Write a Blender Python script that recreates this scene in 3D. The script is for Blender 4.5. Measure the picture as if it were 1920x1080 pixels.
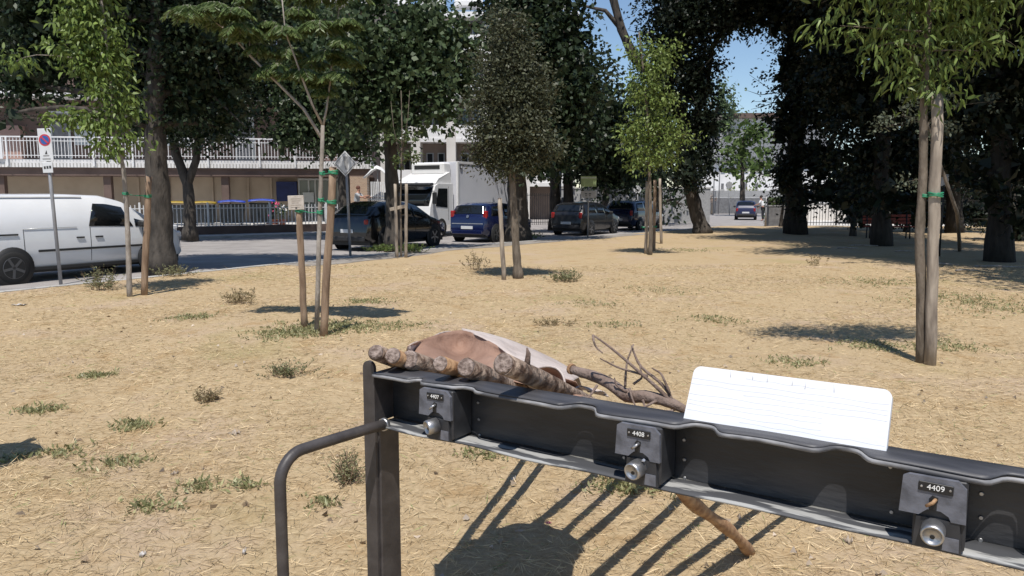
import bpy, math, random
import numpy as np
from mathutils import Vector, Matrix
random.seed(7); RNG = np.random.default_rng(11)
for o in list(bpy.data.objects): bpy.data.objects.remove(o)
SC = bpy.context.scene; COL = SC.collection
# ------------------------------------------------------------------ camera, sky, sun, exposure
FPX = 1423.0; PITCH = math.atan(170 / FPX); CAMZ = 1.55
cam_d = bpy.data.cameras.new('camera'); cam = bpy.data.objects.new('camera', cam_d); COL.objects.link(cam)
cam_d.sensor_width = 36.0; cam_d.lens = 36.0 * FPX / 1920.0; cam_d.clip_end = 2000; cam_d.clip_start = 0.05
cam.location = (0, 0, CAMZ); cam.rotation_euler = (math.pi / 2 - PITCH, 0, 0)
SC.camera = cam
SUN = Vector((-0.035, -0.48, 1.0)).normalized()          # towards the sun
w = bpy.data.worlds.new('World'); SC.world = w; w.use_nodes = True
nt = w.node_tree; nt.nodes.clear()
sky = nt.nodes.new('ShaderNodeTexSky'); sky.sky_type = 'NISHITA'; sky.sun_disc = False
sky.sun_elevation = math.asin(SUN.z); sky.sun_rotation = math.atan2(SUN.x, SUN.y)
sky.air_density = 1.0; sky.dust_density = 0.0; sky.ozone_density = 3.0
bg = nt.nodes.new('ShaderNodeBackground'); bg.inputs['Strength'].default_value = 0.10
wo = nt.nodes.new('ShaderNodeOutputWorld')
nt.links.new(sky.outputs[0], bg.inputs[0]); nt.links.new(bg.outputs[0], wo.inputs[0])
sd = bpy.data.lights.new('sun', 'SUN'); sd.energy = 4.2; sd.angle = math.radians(0.53); sd.color = (1.0, 0.95, 0.88)
sun = bpy.data.objects.new('sun', sd); COL.objects.link(sun)
sun.rotation_euler = SUN.to_track_quat('Z', 'Y').to_euler(); sun.location = (0, -10, 30)
SC.view_settings.view_transform = 'Standard'; SC.view_settings.look = 'None'
SC.view_settings.exposure = 0.30; SC.view_settings.gamma = 1.0
SC.render.resolution_x = 1024; SC.render.resolution_y = 576

# ------------------------------------------------------------------ helpers
def ray(x, y):
    u = (x - 960) / FPX; v = (540 - y) / FPX
    return Vector((u, math.cos(PITCH) + v * math.sin(PITCH), -math.sin(PITCH) + v * math.cos(PITCH)))
def G(x, y, z=0.0):                     # where a photo pixel meets the level z
    d = ray(x, y); return Vector((0, 0, CAMZ)) + d * ((z - CAMZ) / d.z)
def P(x, y, Y):                         # where it meets the plane at distance Y
    d = ray(x, y); return Vector((0, 0, CAMZ)) + d * (Y / d.y)
def lerp(a, b, t): return a + (b - a) * t
def interp(x, pts): return float(np.interp(x, [p[0] for p in pts], [p[1] for p in pts]))

def tag(o, label=None, cat=None, group=None, kind=None):
    if label: o['label'] = label
    if cat: o['category'] = cat
    if group: o['group'] = group
    if kind: o['kind'] = kind
    return o
def empty(name, loc=(0, 0, 0), rz=0.0):
    o = bpy.data.objects.new(name, None); COL.objects.link(o); o.location = loc; o.rotation_euler = (0, 0, rz)
    o.empty_display_size = 0.1
    return o
def link(name, me, mat=None, parent=None):
    if mat and not me.materials: me.materials.append(mat)
    o = bpy.data.objects.new(name, me); COL.objects.link(o)
    if parent is not None: o.parent = parent
    return o
def kids(o): return [c for c in bpy.data.objects if c.parent is o]
def copy_tree(o, parent=None):
    c = o.copy(); COL.objects.link(c); c.parent = parent
    for ch in kids(o): copy_tree(ch, c)
    return c

class MB:
    def __init__(s): s.v = []; s.f = []; s.sm = []
    def add(s, vs, fs, smooth=False):
        b = len(s.v); s.v += [tuple(v) for v in vs]
        s.f += [tuple(b + i for i in f) for f in fs]; s.sm += [smooth] * len(fs); return s
    def box(s, c, d, M=None, bev=0.0):
        c = Vector(c); hx, hy, hz = d[0] / 2, d[1] / 2, d[2] / 2
        if bev > 0:
            b = min(bev, hx * .9, hy * .9, hz * .9)
            vs = []
            for sx in (-1, 1):
                for sy in (-1, 1):
                    for sz in (-1, 1):
                        vs += [(sx * (hx - b), sy * (hy - b), sz * hz), (sx * (hx - b), sy * hy, sz * (hz - b)), (sx * hx, sy * (hy - b), sz * (hz - b))]
            def I(sx, sy, sz, k): return ((sx > 0) * 4 + (sy > 0) * 2 + (sz > 0)) * 3 + k
            fs = []
            for sz in (-1, 1): fs.append([I(-1, -1, sz, 0), I(1, -1, sz, 0), I(1, 1, sz, 0), I(-1, 1, sz, 0)][::sz])
            for sy in (-1, 1): fs.append([I(-1, sy, -1, 1), I(-1, sy, 1, 1), I(1, sy, 1, 1), I(1, sy, -1, 1)][::sy])
            for sx in (-1, 1): fs.append([I(sx, -1, -1, 2), I(sx, 1, -1, 2), I(sx, 1, 1, 2), I(sx, -1, 1, 2)][::sx])
            for sx in (-1, 1):
                for sy in (-1, 1): fs.append([I(sx, sy, -1, 1), I(sx, sy, -1, 2), I(sx, sy, 1, 2), I(sx, sy, 1, 1)][::-sx * sy])
            for sx in (-1, 1):
                for sz in (-1, 1): fs.append([I(sx, -1, sz, 0), I(sx, -1, sz, 2), I(sx, 1, sz, 2), I(sx, 1, sz, 0)][::sx * sz])
            for sy in (-1, 1):
                for sz in (-1, 1): fs.append([I(-1, sy, sz, 0), I(-1, sy, sz, 1), I(1, sy, sz, 1), I(1, sy, sz, 0)][::-sy * sz])
            for sx in (-1, 1):
                for sy in (-1, 1):
                    for sz in (-1, 1): fs.append([I(sx, sy, sz, 0), I(sx, sy, sz, 1), I(sx, sy, sz, 2)][::-sx * sy * sz])
        else:
            vs = [(x, y, z) for x in (-hx, hx) for y in (-hy, hy) for z in (-hz, hz)]
            fs = [(0, 1, 3, 2), (4, 6, 7, 5), (0, 4, 5, 1), (2, 3, 7, 6), (0, 2, 6, 4), (1, 5, 7, 3)]
        if M is not None: vs = [M @ Vector(v) for v in vs]
        return s.add([Vector(v) + c for v in vs], fs)
    def tube(s, pts, rad, n=8, cap=True, wob=0.0, smooth=True):
        pts = [Vector(p) for p in pts]; k = len(pts)
        if not hasattr(rad, '__len__'): rad = [rad] * k
        vs = []; t0 = None; up = None
        for i, p in enumerate(pts):
            t = (pts[min(i + 1, k - 1)] - pts[max(i - 1, 0)]).normalized()
            if up is None:
                up = t.cross(Vector((0, 0, 1)));
                if up.length < .05: up = t.cross(Vector((1, 0, 0)))
                up.normalize()
            up = (up - t * up.dot(t)).normalized(); b = t.cross(up)
            for j in range(n):
                a = 2 * math.pi * j / n; r = rad[i] * (1 + wob * (random.random() - .5))
                vs.append(p + (up * math.cos(a) + b * math.sin(a)) * r)
        fs = [(i * n + j, i * n + (j + 1) % n, (i + 1) * n + (j + 1) % n, (i + 1) * n + j) for i in range(k - 1) for j in range(n)]
        b0 = len(s.v); s.add(vs, fs, smooth)
        if cap: s.f += [tuple(b0 + j for j in range(n))[::-1], tuple(b0 + (k - 1) * n + j for j in range(n))]; s.sm += [False, False]
        return s
    def lathe(s, c, axis, prof, n=20, smooth=True):      # prof: (distance along axis, radius)
        c = Vector(c); a = Vector(axis).normalized()
        u = a.cross(Vector((0, 0, 1)));
        if u.length < .05: u = a.cross(Vector((1, 0, 0)))
        u.normalize(); v = a.cross(u)
        vs = []
        for d, r in prof:
            for j in range(n):
                t = 2 * math.pi * j / n; vs.append(c + a * d + (u * math.cos(t) + v * math.sin(t)) * r)
        k = len(prof)
        fs = [(i * n + j, i * n + (j + 1) % n, (i + 1) * n + (j + 1) % n, (i + 1) * n + j) for i in range(k - 1) for j in range(n)]
        b0 = len(s.v); s.add(vs, fs, smooth)
        s.f += [tuple(b0 + j for j in range(n))[::-1], tuple(b0 + (k - 1) * n + j for j in range(n))]; s.sm += [False, False]
        return s
    def prism(s, poly, off):                              # closed polygon (3-D points) extruded by a vector
        off = Vector(off); a = [Vector(p) for p in poly]; n = len(a)
        return s.add(a + [p + off for p in a], [tuple(range(n))[::-1], tuple(range(n, 2 * n))] + [(i, (i + 1) % n, n + (i + 1) % n, n + i) for i in range(n)])
    def grid(s, rows, smooth=True):
        m = len(rows[0]); vs = [p for r in rows for p in r]
        return s.add(vs, [(i * m + j, i * m + j + 1, (i + 1) * m + j + 1, (i + 1) * m + j) for i in range(len(rows) - 1) for j in range(m - 1)], smooth)
    def mesh(s, name, mat=None):
        me = bpy.data.meshes.new(name); me.from_pydata(s.v, [], s.f); me.polygons.foreach_set('use_smooth', s.sm); me.update()
        if mat: me.materials.append(mat)
        return me
    def build(s, name, mat, parent=None): return link(name, s.mesh(name, mat), None, parent)
def RotZ(a): return Matrix.Rotation(a, 3, 'Z')
def fix_normals(o):
    import bmesh
    bm = bmesh.new(); bm.from_mesh(o.data); bmesh.ops.recalc_face_normals(bm, faces=bm.faces); bm.to_mesh(o.data); bm.free(); return o
def thick(o, t, off=-1):
    m = o.modifiers.new('thickness', 'SOLIDIFY'); m.thickness = t; m.offset = off; return o

# ------------------------------------------------------------------ materials
def mat(name, col, rough=.7, var=.0, scale=8., bump=0., bscale=None, metal=0., spec=.5, col2=None, lo=.35, hi=.65, coat=0., detail=5., stretch=None):
    m = bpy.data.materials.new(name); m.use_nodes = True; t = m.node_tree; b = t.nodes['Principled BSDF']
    b.inputs['Roughness'].default_value = rough; b.inputs['Metallic'].default_value = metal
    b.inputs['Specular IOR Level'].default_value = spec; b.inputs['Coat Weight'].default_value = coat
    c = (*col, 1); b.inputs['Base Color'].default_value = c
    if var or col2 or bump:
        tc = t.nodes.new('ShaderNodeTexCoord'); vec = tc.outputs['Object']
        if stretch:
            mp = t.nodes.new('ShaderNodeMapping'); mp.inputs['Scale'].default_value = stretch
            t.links.new(vec, mp.inputs[0]); vec = mp.outputs[0]
    if var or col2:
        n = t.nodes.new('ShaderNodeTexNoise'); n.inputs['Scale'].default_value = scale; n.inputs['Detail'].default_value = detail
        r = t.nodes.new('ShaderNodeValToRGB'); e = r.color_ramp.elements
        c2 = col2 or tuple(min(1, x * (1 + var)) for x in col); c1 = col if col2 else tuple(x * (1 - var) for x in col)
        e[0].position = lo; e[1].position = hi; e[0].color = (*c1, 1); e[1].color = (*c2, 1)
        t.links.new(vec, n.inputs['Vector']); t.links.new(n.outputs['Fac'], r.inputs[0]); t.links.new(r.outputs[0], b.inputs['Base Color'])
    if bump:
        n2 = t.nodes.new('ShaderNodeTexNoise'); n2.inputs['Scale'].default_value = bscale or scale * 3; n2.inputs['Detail'].default_value = 6
        bp = t.nodes.new('ShaderNodeBump'); bp.inputs['Strength'].default_value = bump; bp.inputs['Distance'].default_value = .02
        t.links.new(vec, n2.inputs['Vector']); t.links.new(n2.outputs['Fac'], bp.inputs['Height']); t.links.new(bp.outputs[0], b.inputs['Normal'])
    return m
def leaf_mat(name, rough=.45, trans=.3):
    m = bpy.data.materials.new(name); m.use_nodes = True; t = m.node_tree; b = t.nodes['Principled BSDF']
    b.inputs['Roughness'].default_value = rough; b.inputs['Specular IOR Level'].default_value = .35
    at = t.nodes.new('ShaderNodeAttribute'); at.attribute_name = 'tint'
    tr = t.nodes.new('ShaderNodeBsdfTranslucent'); mx = t.nodes.new('ShaderNodeMixShader'); mx.inputs[0].default_value = trans
    t.links.new(at.outputs['Color'], b.inputs['Base Color']); t.links.new(at.outputs['Color'], tr.inputs['Color'])
    t.links.new(b.outputs[0], mx.inputs[1]); t.links.new(tr.outputs[0], mx.inputs[2])
    t.links.new(mx.outputs[0], t.nodes['Material Output'].inputs[0]); return m
def glass_mat(name, col, rough=.06):
    return mat(name, col, rough, spec=.6)

M = {}
M['leaf'] = leaf_mat('leaf'); M['leaf_dull'] = leaf_mat('leaf_dull', .55, .15); M['straw'] = leaf_mat('straw', .8, .2)
M['bark'] = mat('bark', (.10, .08, .06), .9, col2=(.19, .155, .12), scale=14, bump=.9, bscale=40, stretch=(1, 1, .25))
M['bark_dark'] = mat('bark_dark', (.035, .030, .025), .95, col2=(.085, .072, .06), scale=9, bump=1., bscale=26, stretch=(1, 1, .3))
M['bark_shaded'] = mat('bark_shaded', (.014, .012, .010), .95, col2=(.034, .030, .025), scale=9, bump=1., bscale=26, stretch=(1, 1, .3))  # dark bark blackened again, deep shade under the trees put into the colour
M['bark_grey'] = mat('bark_grey', (.22, .19, .16), .85, col2=(.36, .32, .28), scale=18, bump=.6, bscale=50, stretch=(1, 1, .3))
M['stake'] = mat('stake', (.15, .095, .06), .9, col2=(.33, .235, .16), scale=16, detail=10, lo=.3, bump=.5, bscale=40, stretch=(1, 1, .15))
M['stake_grey'] = mat('stake_grey', (.16, .13, .105), .9, col2=(.39, .33, .265), scale=14, detail=10, lo=.3, bump=.6, bscale=30, stretch=(1, 1, .2))
M['green_tie'] = mat('green_tie', (.02, .22, .11), .5, var=.2)
M['rack'] = mat('rack_paint', (.016, .017, .020), .42, col2=(.060, .060, .064), scale=5, lo=.42, hi=.80, detail=12, bump=.12, bscale=40, stretch=(.6, 1, 2))
M['post'] = mat('post_paint', (.036, .031, .031), .5, col2=(.072, .064, .062), scale=16, detail=10, lo=.3, hi=.7, bump=.08, bscale=60)
M['lock_grey'] = mat('lock_grey', (.075, .078, .092), .5, col2=(.135, .14, .165), scale=28, lo=.3, hi=.55, detail=10, bump=.1, bscale=80)
M['lock_dark'] = mat('lock_dark', (.028, .029, .033), .5, var=.3, scale=20)
M['black'] = mat('black_plastic', (.012, .012, .013), .5)
M['steel'] = mat('steel', (.36, .36, .37), .42, metal=.9, col2=(.52, .52, .53), scale=60)
M['white_ink'] = mat('white_ink', (.78, .78, .76), .5)
M['dust'] = mat('dust_wear', (.20, .20, .21), .8, col2=(.36, .355, .34), scale=25, detail=8)
M['white_board'] = mat('white_board', (.70, .715, .75), .6, col2=(.64, .655, .69), scale=2.2, bump=.10, bscale=9, stretch=(1, 1, 3))
M['sack_in'] = mat('sack_inside', (.22, .125, .085), .75, col2=(.33, .205, .15), scale=7, bump=1.0, bscale=13)
M['sack_out'] = mat('sack_outside', (.44, .37, .335), .6, col2=(.56, .485, .445), scale=6, bump=.9, bscale=16)
M['log'] = mat('log_bark', (.085, .05, .034), .9, col2=(.38, .29, .225), scale=26, lo=.38, hi=.62, bump=1., bscale=36, detail=8)
M['log_bare'] = mat('log_bare', (.20, .10, .048), .8, col2=(.42, .26, .14), scale=24, detail=9, lo=.35, bump=.5, bscale=40, stretch=(1, 1, 1))
M['end_grain'] = mat('end_grain', (.12, .085, .07), .9, col2=(.34, .27, .235), scale=70, bump=.7, bscale=70)
M['twig'] = mat('twig', (.14, .095, .075), .85, col2=(.24, .18, .15), scale=20, bump=.6, bscale=60)
M['asphalt'] = mat('asphalt', (.245, .228, .218), .9, col2=(.33, .308, .295), scale=1.3, bump=.35, bscale=120, detail=9)
M['pavement'] = mat('pavement', (.21, .185, .16), .9, col2=(.31, .28, .245), scale=2.5, bump=.35, bscale=80, detail=9)
M['kerb'] = mat('kerb', (.33, .32, .30), .85, col2=(.46, .45, .43), scale=3, bump=.3, bscale=50)
M['pale_ground'] = mat('pale_ground', (.52, .50, .47), .85, col2=(.63, .61, .58), scale=1.5, bump=.2, bscale=40)
M['earth'] = mat('earth', (.28, .21, .13), .95, col2=(.36, .28, .18), scale=.6, bump=.4, bscale=20)
M['wall_tan'] = mat('wall_tan', (.36, .29, .22), .85, col2=(.43, .35, .27), scale=1.2, bump=.1, bscale=60)
M['wall_brown'] = mat('wall_brown', (.105, .070, .058), .85, col2=(.14, .096, .08), scale=1.5, bump=.15, bscale=50)
M['wall_pink'] = mat('wall_pink', (.30, .19, .16), .85, col2=(.35, .23, .19), scale=1.5)
M['white_paint'] = mat('white_paint', (.68, .68, .68), .55, var=.06, scale=4)
M['slab_white'] = mat('slab_white', (.58, .57, .56), .8, col2=(.68, .67, .66), scale=2.5, bump=.1)
M['plaster'] = mat('plaster', (.58, .55, .51), .85, col2=(.66, .63, .59), scale=.8, bump=.12, bscale=40)
M['plaster_white'] = mat('plaster_white', (.68, .67, .66), .85, col2=(.76, .75, .74), scale=.8, bump=.1, bscale=40)
M['loggia'] = mat('loggia_wall', (.27, .215, .185), .85, var=.15, scale=1.5)
M['shutter'] = mat('shutter', (.15, .15, .155), .6, var=.2, scale=5)
M['window_dark'] = glass_mat('window_dark', (.022, .026, .030), .08)
M['glass_door'] = glass_mat('glass_door', (.12, .14, .135), .12)
M['alu'] = mat('aluminium', (.46, .47, .46), .4, metal=.4)
M['blue_panel'] = mat('blue_panel', (.012, .022, .095), .6, var=.2, scale=3)
M['roof_tile'] = mat('roof_tile', (.34, .12, .07), .85, var=.25, scale=5)
M['slate'] = mat('slate', (.12, .125, .135), .8, var=.2, scale=5)
M['bin_blue'] = mat('bin_blue', (.02, .055, .36), .45, var=.15)
M['bin_yellow'] = mat('bin_yellow', (.30, .20, .015), .5, var=.15)
M['bin_body'] = mat('bin_body', (.022, .024, .026), .6, var=.2)
M['iron'] = mat('iron', (.018, .018, .018), .6, var=.2)
M['grey_pole'] = mat('grey_pole', (.30, .30, .31), .5, metal=.3, var=.12, scale=6)
M['sign_white'] = mat('sign_white', (.64, .65, .66), .5, var=.05)
M['sign_grey'] = mat('sign_grey', (.30, .30, .30), .6, var=.12)
M['sign_red'] = mat('sign_red', (.50, .045, .06), .5)
M['sign_blue'] = mat('sign_blue', (.03, .10, .34), .5)
M['sign_green'] = mat('sign_green', (.23, .30, .14), .6, var=.1)
M['paper'] = mat('paper', (.42, .37, .32), .85, col2=(.52, .47, .42), scale=20)
M['ink'] = mat('ink', (.03, .03, .03), .7)
M['litter'] = mat('litter_paper', (.50, .48, .47), .7, var=.1, scale=20)
M['tyre'] = mat('tyre', (.014, .014, .014), .85, bump=.2, bscale=60)
M['rim'] = mat('rim', (.32, .32, .33), .35, metal=.8)
M['hub_grey'] = mat('hub_grey', (.10, .10, .105), .4, metal=.5)
M['car_glass'] = glass_mat('car_glass', (.010, .012, .014), .05)
M['car_white'] = mat('car_white', (.70, .715, .74), .25, coat=.6, var=.03, scale=2)
M['car_black'] = mat('car_black', (.006, .006, .007), .22, coat=.8)
M['car_black_dusty'] = mat('car_black_dusty', (.010, .010, .011), .35, coat=.4)
M['car_blue'] = mat('car_blue', (.006, .011, .052), .25, coat=.8, var=.05, scale=2)
M['car_navy'] = mat('car_navy', (.010, .014, .045), .25, coat=.8)
M['car_faded_blue'] = mat('car_faded_blue', (.018, .024, .07), .4, coat=.3)
M['car_silver'] = mat('car_silver', (.45, .46, .47), .3, metal=.5, coat=.5)
M['trim'] = mat('trim', (.018, .018, .019), .6)
M['tail_red'] = mat('tail_red', (.30, .012, .012), .25)
M['lamp_clear'] = mat('lamp_clear', (.55, .56, .58), .12)
M['plate'] = mat('number_plate', (.62, .63, .64), .5)
M['truck_white'] = mat('truck_white', (.74, .74, .74), .35, coat=.3, var=.03, scale=1.5)
M['truck_box'] = mat('truck_box', (.60, .61, .66), .4, col2=(.66, .67, .71), scale=.8)
M['skin'] = mat('skin', (.42, .22, .15), .55); M['hair'] = mat('hair', (.10, .032, .018), .7); M['hair_dark'] = mat('hair_dark', (.02, .014, .01), .7)
M['shirt'] = mat('shirt', (.36, .37, .38), .8); M['shirt_white'] = mat('shirt_white', (.74, .74, .74), .8); M['trousers'] = mat('trousers', (.02, .021, .028), .85)
M['bench_red'] = mat('bench_red', (.20, .032, .018), .65, var=.25, scale=8)
M['tarp_blue'] = mat('tarp_blue', (.035, .07, .26), .6, col2=(.10, .15, .36), scale=5, bump=.6, bscale=5)
M['awning'] = mat('awning', (.55, .10, .045), .8, var=.1)
M['clay'] = mat('clay', (.32, .12, .07), .8)
M['pink'] = mat('pink_petal', (.55, .06, .16), .6, var=.2); M['white_petal'] = mat('white_petal', (.6, .58, .56), .6)
M['dead_leaf'] = mat('dead_leaf', (.25, .20, .15), .85, col2=(.45, .38, .32), scale=12)

# lawn: dry straw, with bare earth and worn paler patches of its own
def lawn_material():
    m = bpy.data.materials.new('dry_lawn'); m.use_nodes = True; t = m.node_tree; b = t.nodes['Principled BSDF']
    b.inputs['Roughness'].default_value = .95; b.inputs['Specular IOR Level'].default_value = .1
    tc = t.nodes.new('ShaderNodeTexCoord')
    def noise(s, d=6, st=None, rough=.6):
        n = t.nodes.new('ShaderNodeTexNoise'); n.inputs['Scale'].default_value = s; n.inputs['Detail'].default_value = d; n.inputs['Roughness'].default_value = rough
        if st:
            mp = t.nodes.new('ShaderNodeMapping'); mp.inputs['Scale'].default_value = st; mp.inputs['Rotation'].default_value = (0, 0, .5)
            t.links.new(tc.outputs['Object'], mp.inputs[0]); t.links.new(mp.outputs[0], n.inputs['Vector'])
        else: t.links.new(tc.outputs['Object'], n.inputs['Vector'])
        return n.outputs['Fac']
    def ramp(fac, stops):
        r = t.nodes.new('ShaderNodeValToRGB'); e = r.color_ramp.elements
        while len(e) < len(stops): e.new(.5)
        for i, (p, c) in enumerate(stops): e[i].position = p; e[i].color = (*c, 1)
        t.links.new(fac, r.inputs[0]); return r.outputs[0]
    def mix(f, a, c):
        n = t.nodes.new('ShaderNodeMix'); n.data_type = 'RGBA'
        t.links.new(f, n.inputs[0]); t.links.new(a, n.inputs[6]); t.links.new(c, n.inputs[7]); return n.outputs[2]
    fine = ramp(noise(55, 8, (1, .35, 1), .75), [(.28, (.27, .19, .105)), (.45, (.40, .30, .178)), (.58, (.475, .365, .225)), (.75, (.58, .47, .315))])
    fine2 = ramp(noise(20, 8, (.4, 1, 1), .75), [(.3, (.29, .205, .115)), (.5, (.43, .325, .195)), (.72, (.53, .425, .27))])
    base = mix(ramp(noise(9, 4), [(.4, (0, 0, 0)), (.6, (1, 1, 1))]), fine, fine2)
    soil = ramp(noise(30, 8), [(.3, (.36, .265, .18)), (.7, (.50, .39, .275))])
    base = mix(ramp(noise(.75, 7), [(.52, (0, 0, 0)), (.64, (.85, .85, .85))]), base, soil)
    thatch = ramp(noise(26, 8, None, .75), [(.3, (.21, .125, .06)), (.5, (.36, .24, .12)), (.7, (.48, .34, .19))])
    base = mix(ramp(noise(1.7, 8, None, .7), [(.54, (0, 0, 0)), (.66, (.75, .75, .75))]), base, thatch)
    green = ramp(noise(30, 6), [(.3, (.20, .19, .07)), (.7, (.36, .31, .14))])
    base = mix(ramp(noise(.42, 8, (1, .8, 1)), [(.58, (0, 0, 0)), (.72, (.6, .6, .6))]), base, green)
    t.links.new(base, b.inputs['Base Color'])
    bp = t.nodes.new('ShaderNodeBump'); bp.inputs['Strength'].default_value = .55; bp.inputs['Distance'].default_value = .025
    t.links.new(noise(42, 9, None, .7), bp.inputs['Height']); t.links.new(bp.outputs[0], b.inputs['Normal'])
    return m
M['lawn'] = lawn_material()

# ------------------------------------------------------------------ the ground, lawn, kerb, road
RZ = -0.10
KERB = [(-24, -14), (-12.2, 6), (-8.75, 12.0), (-6.7, 15.6), (-4.5, 19.4), (-2.2, 23.4), (0.6, 27.2), (2.6, 29.6), (4.9, 32.6), (8.4, 37.2), (10.5, 40.4), (11.2, 41.5)]
def xk(Y): return interp(Y, [(b, a) for a, b in KERB])
def lawn_h(x, y):
    if y < 2.6: k = .5
    else: k = 1.0
    e = max(0.0, min(1.0, (x - xk(y)) / 3.0))
    return k * e * (.030 * math.sin(.9 * x + .35 * y + 1) * math.cos(.55 * y - .4 * x) + .012 * math.sin(2.3 * x - 1.7 * y))
def GL(px, py):                                # pixel to lawn surface
    p = G(px, py, 0)
    for _ in range(4): p = G(px, py, lawn_h(p.x, p.y))
    return p

m_ = MB(); R_ = 700; N_ = 48
m_.add([(R_ * math.cos(2 * math.pi * i / N_), R_ * math.sin(2 * math.pi * i / N_), -.13) for i in range(N_)], [tuple(range(N_))])
tag(m_.build('ground', M['earth']), kind='structure')
m_ = MB().add([(-70, -20, RZ), (45, -20, RZ), (60, 100, RZ), (-70, 100, RZ)], [(0, 1, 2, 3)])
tag(m_.build('road', M['asphalt']), kind='structure')
ys = list(np.concatenate([np.arange(-8, 1, 1.), np.arange(1, 16, .16), np.arange(16, 41.6, .35)]))
ts = np.linspace(0, 1, 190) ** 1.35
rows = []
for y in ys:
    x0 = xk(y) + .16
    r = [(x0, y, RZ)] + [(x0 + (34 - x0) * t, y, lawn_h(x0 + (34 - x0) * t, y)) for t in ts]
    rows.append(r)
rows.append([(p[0], p[1] + .01, RZ) for p in rows[-1]])
tag(MB().grid(rows).build('lawn', M['lawn']), kind='structure')
# kerb stones as one strip with joints, and the footpath strip inside it
def offset_poly(poly, d):
    out = []
    for i, p in enumerate(poly):
        a = Vector(poly[max(i - 1, 0)]); b = Vector(poly[min(i + 1, len(poly) - 1)]); t = (b - a).normalized()
        out.append(Vector(p) + Vector((t.y, -t.x)) * d)
    return out
dense = []
for (a, b) in zip(KERB[:-1], KERB[1:]):
    n = max(1, int((Vector(b) - Vector(a)).length / 1.0))
    dense += [tuple(lerp(Vector(a), Vector(b), i / n)) for i in range(n)]
dense.append(KERB[-1]); dense = [p for p in dense if p[1] > 4]
o1 = offset_poly(dense, 0.0); o2 = offset_poly(dense, .17)
kerb = tag(empty('kerb', (0, 0, 0)), kind='structure')
for i in range(len(dense) - 1):
    a, b, c, d = o1[i], o1[i + 1], o2[i + 1], o2[i]
    a2, b2, c2, d2 = lerp(a, b, .012), lerp(a, b, .988), lerp(d, c, .988), lerp(d, c, .012)
    z = .012 + .008 * random.random()
    MB().prism([(q.x, q.y, RZ - .02) for q in (a2, b2, c2, d2)], (0, 0, z - RZ + .02)).build('kerb_stone', M['kerb'], kerb)
rows = [[], []]; pv = [p for p in dense if 17 < p[1] < 33]
i1 = offset_poly(pv, .172); i2 = offset_poly(pv, 1.15)
strip = []
for k, (a, b) in enumerate(zip(i1, i2)):
    b = b + Vector((math.sin(k * 2.1) * .12, math.cos(k * 1.3) * .12))
    strip.append([(lerp(a.x, b.x, t), lerp(a.y, b.y, t), lawn_h(lerp(a.x, b.x, t), lerp(a.y, b.y, t)) + .006) for t in (0, .33, .66, 1)])
tag(MB().grid(strip).build('pavement', M['pavement']), kind='structure')
# the raised forecourt of the left building behind its low wall, and the pale yard far right
FENCE_A = Vector((-15.2, 30.0)); FENCE_B = Vector((-6.6, 36.4))
FC = [(-40, 30.0), (FENCE_A.x, FENCE_A.y), (FENCE_B.x, FENCE_B.y), (-3.0, 39.0), (-1.5, 52), (-40, 52)]
MBf = MB().prism([(x, y, RZ - .02) for x, y in FC], (0, 0, .30 - RZ + .02))
tag(fix_normals(MBf.build('forecourt', M['pale_ground'])), kind='structure')
fw_dir = (FENCE_B - FENCE_A).normalized(); fw_n = Vector((fw_dir.y, -fw_dir.x))
sw = [FENCE_A - fw_dir * 14, FENCE_B, FENCE_B + fw_n * 1.5, FENCE_A - fw_dir * 14 + fw_n * 1.5]
tag(fix_normals(MB().prism([(q.x, q.y, RZ - .01) for q in [p + fw_n * .15 for p in sw]], (0, 0, .12)).build('sidewalk', M['kerb'])), kind='structure')
tag(fix_normals(MB().prism([(15.0, 41.6, RZ - .02), (70, 41.6, RZ - .02), (70, 75, RZ - .02), (24.5, 75, RZ - .02)], (0, 0, .12)).build('yard', M['pale_ground'])), kind='structure')

# ------------------------------------------------------------------ foliage
def unit(a): return a / np.maximum(np.linalg.norm(a, axis=1, keepdims=True), 1e-9)
def leaf_object(name, C, D, L, W, tint, material, parent=None, fold=.15, lance=False):
    n = len(C); S = unit(np.cross(D, unit(RNG.normal(size=(n, 3))))); Nn = np.cross(S, D)
    if lance: Nn = Nn * np.where(Nn[:, 2:3] < 0, -1, 1)
    L = L[:, None]; W = W[:, None]; K = 6 if lance else 4
    v = np.empty((n, K, 3)); v[:, 0] = C
    if lance:
        bend = Nn * L * (.10 + .22 * RNG.random((n, 1)))
        m1 = C + D * L * .28 + Nn * W * fold + bend * .35; m2 = C + D * L * .66 + Nn * W * fold * .6 + bend * .3
        v[:, 1] = m1 + S * W * .46; v[:, 2] = m2 + S * W * .36; v[:, 3] = C + D * L - bend * .55; v[:, 4] = m2 - S * W * .36; v[:, 5] = m1 - S * W * .46
    else:
        v[:, 2] = C + D * L; mid = C + D * L * .45 + Nn * W * fold
        v[:, 1] = mid + S * W * .5; v[:, 3] = mid - S * W * .5
    me = bpy.data.meshes.new(name); me.vertices.add(n * K); me.loops.add(n * K); me.polygons.add(n)
    me.vertices.foreach_set('co', v.reshape(-1).astype(np.float32))
    me.loops.foreach_set('vertex_index', np.arange(n * K, dtype=np.int32))
    me.polygons.foreach_set('loop_start', np.arange(0, n * K, K, dtype=np.int32))
    me.polygons.foreach_set('loop_total', np.full(n, K, dtype=np.int32))
    at = me.attributes.new('tint', 'FLOAT_COLOR', 'POINT')
    t4 = np.ones((n, K, 4), dtype=np.float32); t4[:, :, :3] = tint[:, None, :]
    at.data.foreach_set('color', t4.reshape(-1)); me.update(calc_edges=True); me.materials.append(material)
    o = bpy.data.objects.new(name, me); COL.objects.link(o)
    if parent is not None: o.parent = parent
    return o
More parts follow.
